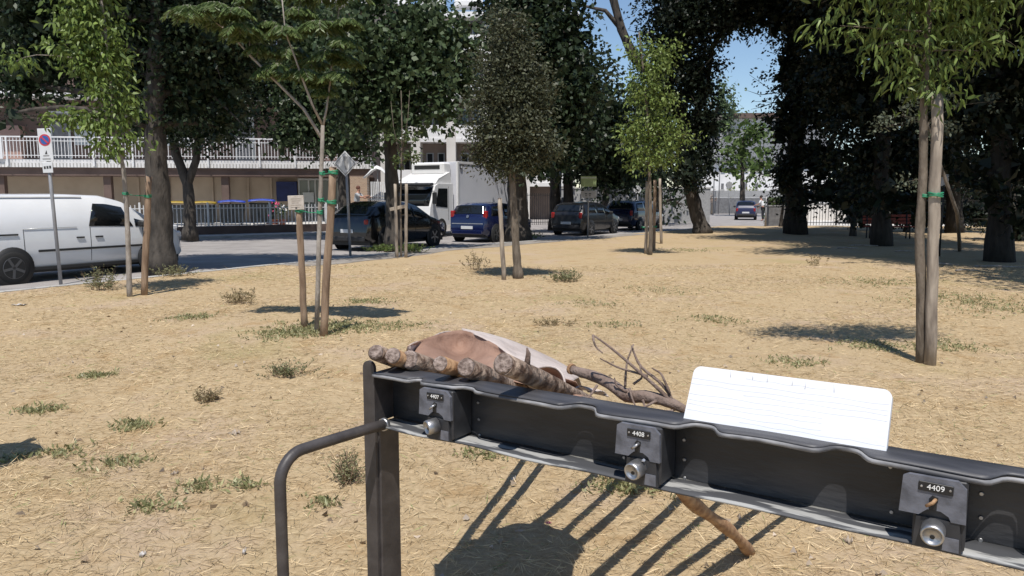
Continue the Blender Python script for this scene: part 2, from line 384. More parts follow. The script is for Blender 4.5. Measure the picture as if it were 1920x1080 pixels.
def tints(n, a, b, jit=.18):
    t = RNG.random((n, 1)); c = np.array(a) * (1 - t) + np.array(b) * t
    return c * (1 + jit * RNG.normal(size=(n, 1))).clip(.4, 1.7)
def blob_leaves(blobs, per_m3, leaf, cl_sigma, shell=.45, droop=.3, cl_per=22, flat=.6):
    """blobs: (centre, (rx,ry,rz)). returns leaf centres, directions and the clump centres"""
    Cs, Ds, cl = [], [], []
    for c, r in blobs:
        vol = 4.19 * r[0] * r[1] * r[2]; ncl = max(4, int(vol * per_m3 / cl_per))
        d = unit(RNG.normal(size=(ncl, 3))); rad = shell + (1 - shell) * RNG.random((ncl, 1)) ** .6
        cc = np.array(c) + d * rad * np.array(r) * (1 + .05 * RNG.normal(size=(ncl, 1)))
        cl.append(cc)
        k = np.repeat(cc, cl_per, axis=0) ; s = cl_sigma * (.6 + .8 * RNG.random((ncl, 1)))
        off = unit(RNG.normal(size=(ncl * cl_per, 3))) * RNG.random((ncl * cl_per, 1)) ** .45 * np.repeat(s, cl_per, axis=0) * 1.75 * np.array([1, 1, flat])
        Cs.append(k + off)
        out = unit(k + off * 3 - np.array(c)); Ds.append(unit(RNG.normal(size=out.shape) * .8 + out * .7 + np.array([0, 0, -droop])))
    return np.concatenate(Cs), np.concatenate(Ds), np.concatenate(cl)
def pxblobs(lst, depth=.85):
    """photo-measured crown lobes: (px, py, half width px, half height px, distance[, depth factor])"""
    out = []
    for b in lst:
        Y = b[4]; c = P(b[0], b[1], Y); rx = b[2] / FPX * Y; rz = b[3] / FPX * Y
        ry = (b[5] if len(b) > 5 else depth) * (rx + rz) / 2
        out.append(((c.x, c.y, c.z), (rx, ry, rz)))
    return out
def limb(mb, a, b, r0, r1, n=6, sag=.12, seg=5):
    a = Vector(a); b = Vector(b); L = (b - a).length
    pts = []
    j = Vector((random.uniform(-1, 1), random.uniform(-1, 1), random.uniform(-.2, 1))) * sag * L
    for i in range(seg + 1):
        t = i / seg; pts.append(a.lerp(b, t) + j * math.sin(math.pi * t) + Vector((random.uniform(-1, 1), random.uniform(-1, 1), 0)) * .012 * L * (0 < i < seg))
    mb.tube(pts, [lerp(r0, r1, i / seg) for i in range(seg + 1)], n)
def tree(name, label, trunk, r, blobs, leaf, cols, per=260, sigma=.35, cl_per=22, bark='bark_dark', lmat='leaf', droop=.3, aspect=.55, shell=.45, group=None, cat='tree', twigs=10, trunk_n=12, root=None, flat=.6, forks=None, limb_k=.45, core=0, lance=False):
    """trunk: list of 3-D points from the ground up; r: (base radius, top radius)"""
    base = Vector(trunk[0]); t = empty(name, base); tag(t, label, cat, group)
    pts = [Vector(p) - base for p in trunk]; k = len(pts)
    mb = MB(); dense = []
    for i in range(k - 1):
        for j in range(4): dense.append(pts[i].lerp(pts[i + 1], j / 4))
    dense.append(pts[-1]); nd = len(dense)
    rad = [lerp(r[0], r[1], i / (nd - 1)) * (1 + .35 * max(0, 1 - i / 2.0) * (1 if r[0] > .06 else 0)) * (1 + .06 * math.sin(i * 2.3)) for i in range(nd)]
    dense[0] = dense[0] - Vector((0, 0, .08))
    mb.tube(dense, rad, trunk_n, wob=.07 if r[0] > .06 else .0)
    for fk in (forks or []):
        q = [Vector(p) - base for p in fk[0]]; mb.tube(q, [lerp(fk[1], fk[2], i / (len(q) - 1)) for i in range(len(q))], 8)
    mb.build('trunk', M[bark], t)
    bl = [((c[0] - base.x, c[1] - base.y, c[2] - base.z), rr) for c, rr in blobs]
    C, D, cl = blob_leaves(bl, per, leaf, sigma, shell, droop, cl_per, flat)
    n = len(C); L = leaf * (.7 + .6 * RNG.random(n)); W = L * aspect
    if core:
        Cc = [];
        for c, rr in bl:
            m = int(core * 4.19 * rr[0] * rr[1] * rr[2]); d = unit(RNG.normal(size=(m, 3))); Cc.append(np.array(c) + d * RNG.random((m, 1)) ** .5 * .62 * np.array(rr))
        Cc = np.concatenate(Cc); m = len(Cc); C = np.concatenate([C, Cc]); D = np.concatenate([D, unit(RNG.normal(size=(m, 3)))])
        L = np.concatenate([L, np.full(m, leaf * 2.6)]); W = np.concatenate([W, np.full(m, leaf * 2.0)]); n += m
    leaf_object('crown', C, D, L, W, tints(n, *cols), M[lmat], t, lance=lance)
    br = MB()
    for c, rr in bl:
        tip = Vector(c); j = min(range(nd), key=lambda q: (dense[q] - tip).length + .6 * max(0, dense[q].z - tip.z))
        r0 = max(.008, rad[j] * limb_k); limb(br, dense[j], tip, r0, r0 * .35)
        for _ in range(max(2, twigs // max(1, len(bl) // 3))):
            e = tip + Vector((random.gauss(0, .5) * rr[0], random.gauss(0, .5) * rr[1], random.gauss(.1, .5) * rr[2]))
            limb(br, tip.lerp(dense[j], random.random() * .5), e, r0 * .35, r0 * .1, 5, seg=4)
    if br.v: tag(br.build('branches', M[bark], t), kind='stuff')
    return t
def gtrunk(base, ups):           # base 3-D point, ups: (px, py, Y)
    return [base] + [P(*u) for u in ups]

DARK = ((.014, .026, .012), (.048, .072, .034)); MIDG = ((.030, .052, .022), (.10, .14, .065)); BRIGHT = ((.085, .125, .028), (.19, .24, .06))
OLIVE = ((.040, .047, .023), (.098, .104, .058)); FARG = ((.05, .085, .02), (.13, .19, .05)); LIME = ((.125, .18, .042), (.25, .32, .095))

# big tree standing before the van
b = G(302, 506, 0)
tree('street_tree', 'big dark tree whose thick trunk stands in front of the white van nose', [b, P(300, 400, b.y), P(292, 300, b.y), P(290, 180, b.y), P(300, 40, b.y), P(300, -120, b.y)], (.27, .16),
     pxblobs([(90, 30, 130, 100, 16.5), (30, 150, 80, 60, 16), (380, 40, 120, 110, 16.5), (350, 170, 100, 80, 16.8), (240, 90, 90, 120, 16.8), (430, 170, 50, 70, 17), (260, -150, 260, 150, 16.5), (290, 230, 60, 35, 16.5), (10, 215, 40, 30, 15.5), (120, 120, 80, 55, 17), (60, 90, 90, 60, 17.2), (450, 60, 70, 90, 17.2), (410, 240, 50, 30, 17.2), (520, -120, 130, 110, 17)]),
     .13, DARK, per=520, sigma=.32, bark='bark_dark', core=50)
b = G(356, 447, RZ + .12)
fk = P(352, 345, b.y)
tree('street_tree', 'dark tree with a forked trunk standing by the white railing and bins', [b, P(356, 395, b.y), fk, P(330, 290, b.y), P(318, 230, b.y), P(310, 150, b.y)], (.24, .11),
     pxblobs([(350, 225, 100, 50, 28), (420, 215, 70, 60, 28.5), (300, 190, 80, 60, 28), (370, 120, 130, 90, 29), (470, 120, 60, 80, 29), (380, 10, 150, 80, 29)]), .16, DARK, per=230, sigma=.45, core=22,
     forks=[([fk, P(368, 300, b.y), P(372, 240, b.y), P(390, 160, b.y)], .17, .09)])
b = G(738, 466, 0)
tree('street_tree', 'broad leaved tree whose dark trunk rises in front of the black car', [b, P(736, 380, b.y), P(733, 300, b.y), P(728, 220, b.y), P(735, 110, b.y), P(740, 10, b.y)], (.235, .12),
     pxblobs([(740, 170, 80, 65, 22.5), (820, 130, 55, 70, 22.5), (830, 205, 40, 45, 22), (690, 90, 80, 60, 22.5), (770, 60, 60, 45, 23), (690, 220, 60, 50, 22.5), (800, 70, 50, 50, 23), (700, 10, 60, 40, 23), (860, 90, 35, 50, 23), (640, 150, 50, 60, 22), (800, 20, 45, 35, 23), (835, 60, 45, 40, 22.6), (790, 120, 55, 50, 22.3), (865, 160, 30, 45, 22.4), (770, 230, 45, 30, 22)]), .17, MIDG, per=300, sigma=.34, bark='bark_dark', aspect=.8, core=16)
b = G(648, 452, RZ)
tree('street_tree', 'tree with a straight black trunk behind the diamond road sign', [b, P(646, 380, b.y), P(643, 300, b.y), P(640, 200, b.y), P(640, 80, b.y)], (.27, .14),
     pxblobs([(600, 230, 90, 60, b.y), (560, 150, 90, 70, b.y), (620, 100, 100, 70, b.y), (540, 260, 45, 30, b.y), (560, 30, 70, 50, b.y), (650, 270, 70, 35, b.y)]), .17, MIDG, per=210, sigma=.42, aspect=.8, core=18)
b = G(972, 448, 0)
tree('street_tree', 'large dark tree with a thick trunk right behind the holm oak sapling', [b, P(971, 390, b.y), P(968, 320, b.y), P(972, 230, b.y), P(985, 100, b.y), P(1000, -30, b.y)], (.42, .22),
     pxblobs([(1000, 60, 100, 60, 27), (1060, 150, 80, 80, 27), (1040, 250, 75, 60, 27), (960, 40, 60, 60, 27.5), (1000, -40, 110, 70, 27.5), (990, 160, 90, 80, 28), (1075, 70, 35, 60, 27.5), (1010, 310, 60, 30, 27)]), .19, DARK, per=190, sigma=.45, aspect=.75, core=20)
for (px, lab, bl) in ((1041, 'dark trunked tree just left of the green sign beyond the road', [(1080, 260, 70, 60, 35), (1010, 290, 60, 40, 35), (1050, 190, 80, 60, 35)]),
                      (1066, 'slimmer dark trunked tree behind the black hatchback', [(1110, 310, 60, 45, 37), (1130, 230, 70, 60, 37), (1080, 140, 40, 60, 37), (1150, 320, 50, 50, 37)])):
    b = G(px, 432, RZ)
    tree('street_tree', lab, [b, P(px, 370, b.y), P(px - 2, 300, b.y), P(px + 6, 200, b.y), P(px + 12, 120, b.y)], (.30, .14), pxblobs(bl), .2, DARK, per=130, sigma=.5, aspect=.75, core=14)
b = G(1318, 437, 0)
tree('street_tree', 'tall leaning ivy clad tree with a curved trunk at the far end of the lawn', [b, P(1306, 400, b.y), P(1296, 360, b.y), P(1290, 300, b.y), P(1278, 210, b.y), P(1240, 150, b.y), P(1190, 110, b.y), P(1165, 55, b.y), P(1145, -20, b.y)], (.34, .16),
     pxblobs([(1290, 30, 95, 75, 33), (1375, 25, 70, 45, 33), (1255, 110, 55, 55, 33), (1305, 150, 45, 70, 33), (1318, 235, 42, 60, 33), (1285, 320, 40, 50, 32.5), (1320, 300, 28, 45, 33), (1300, -60, 130, 60, 33), (1430, 0, 40, 50, 33), (1240, 200, 50, 60, 33.5)]),
     .17, ((.010, .017, .010), (.03, .042, .024)), per=230, sigma=.34, core=22, forks=[([P(1285, 260, b.y), P(1320, 180, b.y), P(1335, 90, b.y), P(1370, 30, b.y)], .2, .08), ([P(1165, 55, b.y), P(1135, 20, b.y), P(1090, 10, b.y)], .12, .05)], limb_k=.3)
# distant trees across the street
for (px, py, lab, bl, cols) in ((1392, 398, 'sunlit green tree in front of the far white building', [(1392, 275, 48, 40, 68), (1410, 245, 40, 30, 68), (1375, 315, 25, 25, 68), (1425, 310, 32, 40, 66)], FARG),
                           (1352, 396, 'hazy grey green tree top rising behind the far white building', [(1352, 185, 24, 40, 96), (1365, 215, 24, 34, 96), (1345, 230, 30, 30, 96)], ((.07, .11, .05), (.13, .18, .09)))):
    b = G(px, py, RZ); Y = bl[0][4]; b = P(px, py, Y); b.z = RZ
    tree('street_tree', lab, [b, P(px, 360, Y), P(px, 320, Y), P(px, 260, Y)], (.28, .12), pxblobs(bl), .34, cols, per=16, sigma=.8, aspect=.7, core=1.2, shell=.3)
for (px, Y, lab, bl) in ((1135, 50, 'dark background tree between the green sign and the round sign', [(1130, 340, 60, 40, 50), (1150, 280, 80, 50, 50), (1115, 200, 60, 45, 50)]),
                         (1235, 46, 'dark background tree behind the lime green sapling', [(1230, 340, 60, 45, 46), (1250, 260, 70, 60, 46), (1200, 190, 60, 60, 46), (1270, 380, 26, 25, 44)]),
                         (1180, 58, 'dense dark background tree behind the navy car', [(1180, 360, 90, 30, 58), (1180, 300, 90, 50, 58)])):
    b = P(px, 400, Y); b.z = RZ
    tree('street_tree', lab, [b, P(px, 370, Y), P(px, 320, Y), P(px, 220, Y)], (.3, .14), pxblobs(bl), .26, DARK, per=32, sigma=.6, core=2.5, shell=.3)
# the dark mass on the right: tall evergreens whose crowns hang over the shaded ground
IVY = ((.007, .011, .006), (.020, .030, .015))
def big(px, Y, lab, bl, r=.4, **k):
    b = P(px, 430, Y); b.z = lawn_h(b.x, b.y) if Y < 41 else RZ
    return tree('evergreen_tree', lab, [b, P(px - 4, 330, Y), P(px + 3, 220, Y), P(px - 6, 100, Y), P(px, -60, Y), P(px + 10, -200, Y)], (r, r * .45), pxblobs(bl, 1.0) + k.get('extra', []), .17, IVY, per=k.get('per', 120), sigma=.40, core=k.get('core', 26), shell=.5, limb_k=.3, bark='bark_shaded', forks=k.get('forks'))
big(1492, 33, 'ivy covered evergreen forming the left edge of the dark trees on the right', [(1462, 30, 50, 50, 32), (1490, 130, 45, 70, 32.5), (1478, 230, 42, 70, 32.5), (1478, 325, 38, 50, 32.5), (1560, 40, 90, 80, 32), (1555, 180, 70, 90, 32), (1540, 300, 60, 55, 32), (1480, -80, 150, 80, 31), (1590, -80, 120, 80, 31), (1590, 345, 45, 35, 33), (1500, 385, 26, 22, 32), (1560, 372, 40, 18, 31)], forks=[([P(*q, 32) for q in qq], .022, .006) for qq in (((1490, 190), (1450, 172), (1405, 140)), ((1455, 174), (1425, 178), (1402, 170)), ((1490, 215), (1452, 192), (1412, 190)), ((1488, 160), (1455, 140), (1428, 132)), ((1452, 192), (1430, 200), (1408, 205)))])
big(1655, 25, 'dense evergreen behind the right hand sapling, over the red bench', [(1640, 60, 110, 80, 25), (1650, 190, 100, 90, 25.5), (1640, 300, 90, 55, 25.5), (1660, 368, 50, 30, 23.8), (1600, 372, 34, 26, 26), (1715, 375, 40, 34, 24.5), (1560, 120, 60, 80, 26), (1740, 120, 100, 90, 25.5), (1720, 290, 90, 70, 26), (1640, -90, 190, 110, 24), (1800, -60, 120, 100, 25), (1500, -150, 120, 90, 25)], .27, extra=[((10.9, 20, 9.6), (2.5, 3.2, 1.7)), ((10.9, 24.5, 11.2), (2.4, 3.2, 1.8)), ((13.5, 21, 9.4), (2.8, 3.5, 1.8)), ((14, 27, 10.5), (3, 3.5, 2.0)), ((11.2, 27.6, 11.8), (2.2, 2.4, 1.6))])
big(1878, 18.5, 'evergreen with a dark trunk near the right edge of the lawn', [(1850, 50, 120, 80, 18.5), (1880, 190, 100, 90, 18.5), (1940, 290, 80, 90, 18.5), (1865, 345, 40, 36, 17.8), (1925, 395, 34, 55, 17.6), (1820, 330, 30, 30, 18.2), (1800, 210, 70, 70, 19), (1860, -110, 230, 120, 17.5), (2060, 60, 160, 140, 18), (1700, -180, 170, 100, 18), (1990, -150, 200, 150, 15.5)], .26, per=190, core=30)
big(1790, 33, 'shaded evergreen farther back between the two nearer ones', [(1780, 210, 90, 110, 33), (1830, 320, 70, 32, 33), (1740, 330, 60, 30, 33), (1880, 300, 80, 40, 33), (1700, 360, 40, 20, 33.5), (1760, 50, 150, 120, 33)], .3)
b = Vector((11.0, 10.2, 0))
tree('evergreen_tree', 'evergreen standing outside the frame whose crown shades the right edge', [b, b + Vector((.1, 0, 2)), b + Vector((0, .1, 4)), b + Vector((.2, 0, 7))], (.3, .15),
     [((b.x + .5, b.y, 6.2), (2.6, 3.0, 2.2)), ((b.x + 1.5, b.y - 3, 6.0), (2.6, 2.6, 2.0)), ((b.x + .5, b.y + 3.2, 6.8), (2.4, 2.4, 2.0)), ((b.x + .2, b.y + 5.4, 8.6), (2.8, 3.0, 1.6)), ((b.x - .6, b.y + 1.0, 7.0), (2.4, 2.6, 1.6)), ((b.x + 3.5, b.y + 2, 7.5), (2.6, 3.4, 2.0))], .17, IVY, per=70, sigma=.42, core=9, shell=.5, limb_k=.3, bark='bark_shaded')
b = G(1800, 470, 0); Y = 16.2
tree('shrub', 'grey green leafy branches catching the sun behind the right hand trunk', [b, P(1795, 400, Y), P(1760, 300, Y), P(1740, 230, Y)], (.05, .02),
     pxblobs([(1690, 215, 45, 14, Y, .5), (1660, 238, 40, 10, Y, .5), (1750, 190, 50, 22, Y, .5), (1790, 235, 30, 12, Y, .5), (1870, 190, 34, 14, Y, .5), (1700, 340, 30, 12, Y, .5), (1740, 240, 45, 16, Y, .5)]), .085, ((.075, .095, .06), (.16, .18, .125)), per=2200, sigma=.11, cat='shrub', bark='bark', cl_per=16, limb_k=.3, twigs=4)

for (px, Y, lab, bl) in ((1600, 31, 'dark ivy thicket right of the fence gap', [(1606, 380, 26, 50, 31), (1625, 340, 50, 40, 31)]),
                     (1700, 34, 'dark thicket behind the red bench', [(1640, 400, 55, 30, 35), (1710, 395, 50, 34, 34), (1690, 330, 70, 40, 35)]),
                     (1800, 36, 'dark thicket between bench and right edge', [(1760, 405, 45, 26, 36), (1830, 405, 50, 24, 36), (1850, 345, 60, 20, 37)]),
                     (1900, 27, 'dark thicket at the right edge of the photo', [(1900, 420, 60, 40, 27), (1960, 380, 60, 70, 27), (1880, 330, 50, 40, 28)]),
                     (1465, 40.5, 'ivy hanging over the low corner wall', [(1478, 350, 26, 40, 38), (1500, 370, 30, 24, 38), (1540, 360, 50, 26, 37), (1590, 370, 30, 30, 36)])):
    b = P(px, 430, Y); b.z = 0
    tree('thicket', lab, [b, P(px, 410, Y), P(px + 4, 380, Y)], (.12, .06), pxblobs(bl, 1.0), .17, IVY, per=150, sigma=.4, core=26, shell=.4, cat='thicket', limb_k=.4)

# ------------------------------------------------------------------ young planted trees with stakes
def stake(label, base, top, r=.04, m='stake', group='tree stakes on the lawn'):
    base = Vector(base); top = Vector(top); o = empty('tree_stake', base); tag(o, label, 'stake', group)
    pts = [Vector((0, 0, -.05))] + [(top - base) * (i / 9) + Vector((random.uniform(-1, 1), random.uniform(-1, 1), 0)) * r * .12 for i in range(1, 10)]
    MB().tube(pts, [r * (1.04 - .012 * i + random.uniform(-.04, .04)) for i in range(10)], 12).build('pole', M[m], o)
    e = top - base; d = e.normalized()
    MB().lathe(e - d * .004, d, [(0, r * .9), (.012, r * .82)], 12).build('sawn_top', M['end_grain'], o)
    return o
def tie(label, a, b, ra, rb, n=2, group='green ties on the stakes'):
    a = Vector(a); b = Vector(b); o = empty('tree_tie', a); tag(o, label, 'tie', group)
    mb = MB(); d = (b - a)
    for k in range(n):
        z = .012 * (k - n / 2); off = Vector((0, -ra * .6, z)); off2 = Vector((0, -rb * .9, -z * 1.4))
        mb.tube([off, d * .5 + off.lerp(off2, .5) + Vector((0, 0, -.012)), d + off2], .005, 6)
    mb.build('strap', M['green_tie'], o)
    def ring(c, r, nm):
        m = MB()
        for k in range(3):
            z = .014 * (k - 1); m.tube([c + Vector((math.cos(t) * r, math.sin(t) * r, z + .006 * math.sin(t * 2 + k))) for t in np.linspace(0, 2 * math.pi, 14)], .0065, 6)
        m.build(nm, M['green_tie'], o)
    ring(Vector((0, 0, 0)), ra + .005, 'loop'); ring(d, rb + .005, 'loop')
    return o

# right hand sapling (near)
b = GL(1728, 680); Y = b.y
tree('young_tree', 'right hand young tree with drooping sunlit leaves and a slender brown trunk', [b, P(1728, 560, Y), P(1724, 440, Y), P(1731, 330, Y), P(1732, 200, Y), P(1740, 60, Y), P(1745, -80, Y)], (.050, .026),
     pxblobs([(1575, 48, 48, 26, Y), (1640, 90, 62, 34, Y), (1705, 110, 62, 46, Y), (1765, 120, 45, 45, Y), (1835, 95, 55, 36, Y), (1890, 60, 45, 40, Y), (1680, 30, 95, 45, Y), (1800, 20, 95, 50, Y), (1740, -70, 190, 80, Y), (1625, -60, 90, 60, Y), (1700, 155, 36, 18, Y), (1755, 175, 30, 22, Y), (1870, -60, 110, 70, Y), (1735, 150, 40, 24, Y)]),
     .10, ((.085, .135, .030), (.20, .26, .07)), per=2700, sigma=.14, lance=True, bark='bark', droop=1.2, aspect=.25, shell=.25, cl_per=18, limb_k=.35, twigs=14, cat='tree', flat=.8)
s0 = GL(1744, 684)
stake('thick pale weathered stake beside the right hand young tree', s0, P(1758, 178, s0.y + .02), .050, 'stake_grey')
a_ = P(1735, 367, Y); b_ = P(1754, 365, s0.y)
tie('green tie between the right hand young tree and its pale stake', a_, b_, .05, .056)
# left sapling
b = GL(243, 556); Y = b.y
tree('young_tree', 'left young tree with light green leaves in front of the white van', [b, P(241, 480, Y), P(238, 400, Y), P(232, 320, Y), P(215, 240, Y), P(205, 120, Y), P(190, 0, Y), P(185, -80, Y)], (.042, .018),
     pxblobs([(160, 20, 50, 42, Y), (180, 70, 55, 38, Y), (205, 125, 42, 40, Y), (165, 110, 45, 26, Y), (130, 92, 45, 16, Y), (200, 175, 45, 28, Y), (190, 225, 55, 26, Y), (240, 215, 30, 18, Y), (150, 215, 35, 18, Y), (215, 265, 45, 26, Y), (110, 222, 22, 12, Y), (180, -50, 55, 45, Y), (30, 115, 34, 18, Y)]),
     .10, ((.10, .155, .032), (.21, .28, .075)), per=3600, sigma=.15, lance=True, bark='bark_grey', droop=1.0, aspect=.42, shell=.2, cl_per=16, limb_k=.35, twigs=10)
s0 = GL(270, 553)
stake('single round stake beside the left young tree', s0, P(279, 331, s0.y), .05)
tie('green tie between the left young tree and its stake', P(235, 363, Y), P(277, 368, s0.y), .036, .05)
# feathery young tree with two leaning stakes
b = GL(593, 622); Y = b.y
def feathery():
    t = empty('young_tree', b); tag(t, 'young tree with feathery fern like leaves and spreading bare limbs', 'tree', None)
    mb = MB(); q = lambda x, y, Yd=0: P(x, y, Y + Yd) - b
    mb.tube([Vector((0, 0, -.06)), q(596, 540), q(598, 450), q(601, 360), q(604, 280), q(605, 235)], [.030, .028, .026, .025, .023, .021], 8)
    L1 = [q(605, 262), q(570, 205, .05), q(520, 155, .1), q(470, 105, .15), q(430, 60, .2), q(395, 35, .25), q(350, 15, .3)]
    L2 = [q(605, 235), q(585, 195, -.1), q(568, 150, -.15), q(552, 105, -.2), q(535, 60, -.25), q(528, -10, -.3)]
    L3 = [q(605, 240), q(612, 205, .0), q(618, 160, .05), q(622, 115, .1), q(630, 60, .15), q(640, -20, .2)]
    L4 = [q(430, 60, .2), q(428, 40, .2), q(432, 30, .2)]; L5 = [q(470, 105, .15), q(468, 80, .2), q(470, 50, .25)]
    for L, r in ((L1, .019), (L2, .015), (L3, .014), (L4, .007), (L5, .008)): mb.tube(L, [lerp(r, r * .4, i / (len(L) - 1)) for i in range(len(L))], 7)
    mb.build('trunk', M['bark_grey'], t)
    # fronds: a drooping midrib carrying many narrow leaflets
    tips = [(352, 12, 50), (380, 20, 45), (415, 30, 45), (450, 45, 50), (470, 60, 45), (505, 40, 30), (490, 85, 40), (520, 120, 45), (560, 15, 40), (545, 90, 45), (585, 110, 50), (620, 95, 45), (650, 105, 35), (640, 70, 40), (600, 150, 35), (630, 135, 40), (565, 130, 45), (440, 15, 40), (600, 40, 50), (650, 35, 30), (530, 50, 40), (610, 165, 30), (500, 130, 35), (400, 5, 40), (570, -20, 60), (640, -25, 60), (480, -15, 50)]
    C, D, L, W = [], [], [], []
    ribs = MB()
    for (px, py, sp) in tips:
        c = q(px, py, random.uniform(-.25, .25))
        for k in range(17):
            a = random.uniform(0, 2 * math.pi); e = Vector((math.cos(a), .8 * math.sin(a), 0)); fl = random.uniform(.7, 1.25) * sp / FPX * Y * .75
            mid = [c + e * fl * s + Vector((0, 0, .10 * fl * math.sin(math.pi * s) - .50 * fl * s * s)) for s in np.linspace(0, 1, 9)]
            side = Vector((-e.y, e.x, 0))
            for i in range(1, 9):
                for sg in (-1, 1):
                    for rep in range(3):
                        w_ = lerp(mid[i - 1], mid[i], (rep + 1) / 3); ln = .10 * math.sin(math.pi * (.12 + .8 * i / 9)) + .02
                        C.append(w_); D.append((e * .55 + side * sg * .9 + Vector((0, 0, -.55 - .3 * random.random()))).normalized()); L.append(ln * random.uniform(.8, 1.2)); W.append(.021)
            ribs.tube([mid[0], mid[4], mid[8]], [.003, .0025, .0015], 4)
    n = len(C)
    leaf_object('crown', np.array([tuple(c) for c in C]), np.array([tuple(d) for d in D]), np.array(L), np.array(W), tints(n, (.075, .12, .038), (.16, .205, .07)), M['leaf'], t, fold=.1)
    tag(ribs.build('midribs', M['bark_grey'], t), kind='stuff')
feathery()
s1 = GL(571, 614); t1 = P(560, 386, s1.y); st1 = stake('leaning brown stake carrying a paper notice', s1, t1, .040)
s2 = GL(606, 630); t2 = P(625, 314, s2.y); st2 = stake('taller brown stake leaning right beside the feathery young tree', s2, t2, .043)
tie('upper green tie from the feathery tree to the taller stake', P(604, 325, Y), P(625, 323, s2.y), .024, .043)
tie('middle green tie from the feathery tree to the taller stake', P(602, 375, Y), P(622, 379, s2.y), .025, .043)
tie('lower green tie from the feathery tree to the stake with the notice', P(600, 398, Y), P(561, 395, s1.y), .025, .04, 1)
n0 = P(555, 380, s1.y - .055); no = empty('paper_notice', n0); tag(no, 'weathered pale paper notice fixed on top of the leaning stake', 'notice')
Mx = Matrix.Rotation(math.radians(-2), 3, 'Y')
MB().box((0, 0, 0), (.185, .012, .165), Mx, .004).build('board', M['paper'], no)
for k in range(5):
    MB().box(Mx @ Vector((random.uniform(-.01, .01), -.0075, .045 - .024 * k)), (.12 - .02 * (k % 3), .001, .005), Mx).build('text_line', M['stake_grey'], no)
MB().box(Mx @ Vector((0, -.0085, -.06)), (.02, .003, .014), Mx).build('seal', M['ink'], no)
# holm oak sapling
b = GL(972, 522); Y = b.y
tree('young_tree', 'young holm oak with dense dull grey green crown in the middle of the lawn', [b, P(968, 470, Y), P(964, 400, Y), P(960, 330, Y), P(958, 240, Y), P(960, 120, Y), P(963, 40, Y)], (.085, .03),
     pxblobs([(960, 75, 38, 40, Y), (950, 130, 55, 45, Y), (955, 190, 75, 50, Y), (960, 250, 80, 50, Y), (920, 285, 42, 30, Y), (1000, 285, 50, 30, Y), (955, 305, 60, 25, Y), (995, 160, 40, 40, Y), (945, 35, 22, 30, Y)], .9),
     .075, OLIVE, per=6500, sigma=.17, bark='bark', lmat='leaf_dull', droop=.1, aspect=.45, shell=.25, cl_per=26, limb_k=.3, twigs=12)
s0 = GL(945, 525)
stake('grey stake leaning left of the young holm oak', s0, P(937, 372, s0.y), .042, 'stake_grey')
# lime green sapling
b = GL(1219, 478); Y = b.y
tree('young_tree', 'bright lime green young tree held by three stakes near the far end of the lawn', [b, P(1220, 430, Y), P(1219, 370, Y), P(1217, 300, Y), P(1214, 220, Y), P(1205, 120, Y), P(1198, 60, Y)], (.06, .02),
     pxblobs([(1197, 88, 22, 30, Y), (1245, 100, 24, 34, Y), (1222, 140, 36, 30, Y), (1205, 175, 36, 30, Y), (1235, 190, 34, 30, Y), (1210, 235, 50, 28, Y), (1260, 238, 34, 20, Y), (1190, 270, 34, 26, Y), (1240, 275, 38, 24, Y), (1285, 255, 18, 12, Y), (1215, 305, 44, 20, Y), (1255, 300, 24, 14, Y)]),
     .10, LIME, per=1500, lance=True, sigma=.2, bark='bark', droop=.6, aspect=.5, shell=.2, cl_per=16, limb_k=.35, twigs=6)
for (bx, by, tx, ty, lab) in ((1211, 476, 1213, 340, 'left stake of the lime green young tree'), (1226, 470, 1228, 338, 'middle stake of the lime green young tree'), (1240, 457, 1237, 335, 'right hand stake of the lime green young tree')):
    s0 = GL(bx, by); stake(lab, s0, P(tx, ty, s0.y), .045, 'stake_grey' if bx != 1226 else 'stake')
tie('pale tie round the stakes of the lime green young tree', P(1207, 426, GL(1211, 476).y), P(1228, 425, GL(1226, 470).y), .05, .05)
# thin sapling with crossbar
b = GL(752, 482); Y = b.y
tree('young_tree', 'thin half bare young tree between two stakes with a crossbar', [b, P(752, 440, Y), P(751, 380, Y), P(752, 320, Y), P(754, 250, Y), P(752, 170, Y)], (.03, .012),
     pxblobs([(745, 295, 22, 14, Y), (768, 262, 22, 16, Y), (762, 290, 16, 12, Y), (735, 255, 12, 10, Y), (775, 300, 12, 10, Y)]), .10, ((.055, .085, .028), (.13, .17, .06)), per=1100, sigma=.14, bark='bark', aspect=.6, shell=.1, cl_per=12,
     forks=[([P(753, 290, Y), P(765, 220, Y), P(768, 170, Y)], .012, .005), ([P(752, 300, Y), P(738, 240, Y), P(733, 190, Y)], .012, .005)], twigs=4)
for (bx, by, tx, ty, lab) in ((744, 483, 741, 345, 'left stake of the thin young tree'), (761, 483, 762, 345, 'right stake of the thin young tree')):
    s0 = GL(bx, by); stake(lab, s0, P(tx, ty, s0.y), .042, 'stake_grey')
a_ = P(731, 393, Y - .12); b_ = P(763, 386, Y - .12); cb = empty('stake_crossbar', a_); tag(cb, 'short wooden crossbar nailed across the thin young tree stakes', 'crossbar')
MB().box((b_ - a_) / 2, ((b_ - a_).length, .05, .09), Matrix.Rotation(-math.atan2((b_ - a_).z, (b_ - a_).x), 3, 'Y'), .008).build('plank', M['stake_grey'], cb)

# ------------------------------------------------------------------ left building with its long balcony
BA = Vector((-25.0, 35.5)); BB = Vector((-6.9, 38.0)); bd = (BB - BA).normalized(); bn = Vector((bd.y, -bd.x))   # bn points to the street
BLEN = (BB - BA).length; BROT = math.atan2(bd.y, bd.x)
bld = empty('apartment_building', (BA.x, BA.y, 0), BROT)
tag(bld, 'low apartment building on the left with a long white railed balcony', 'building')
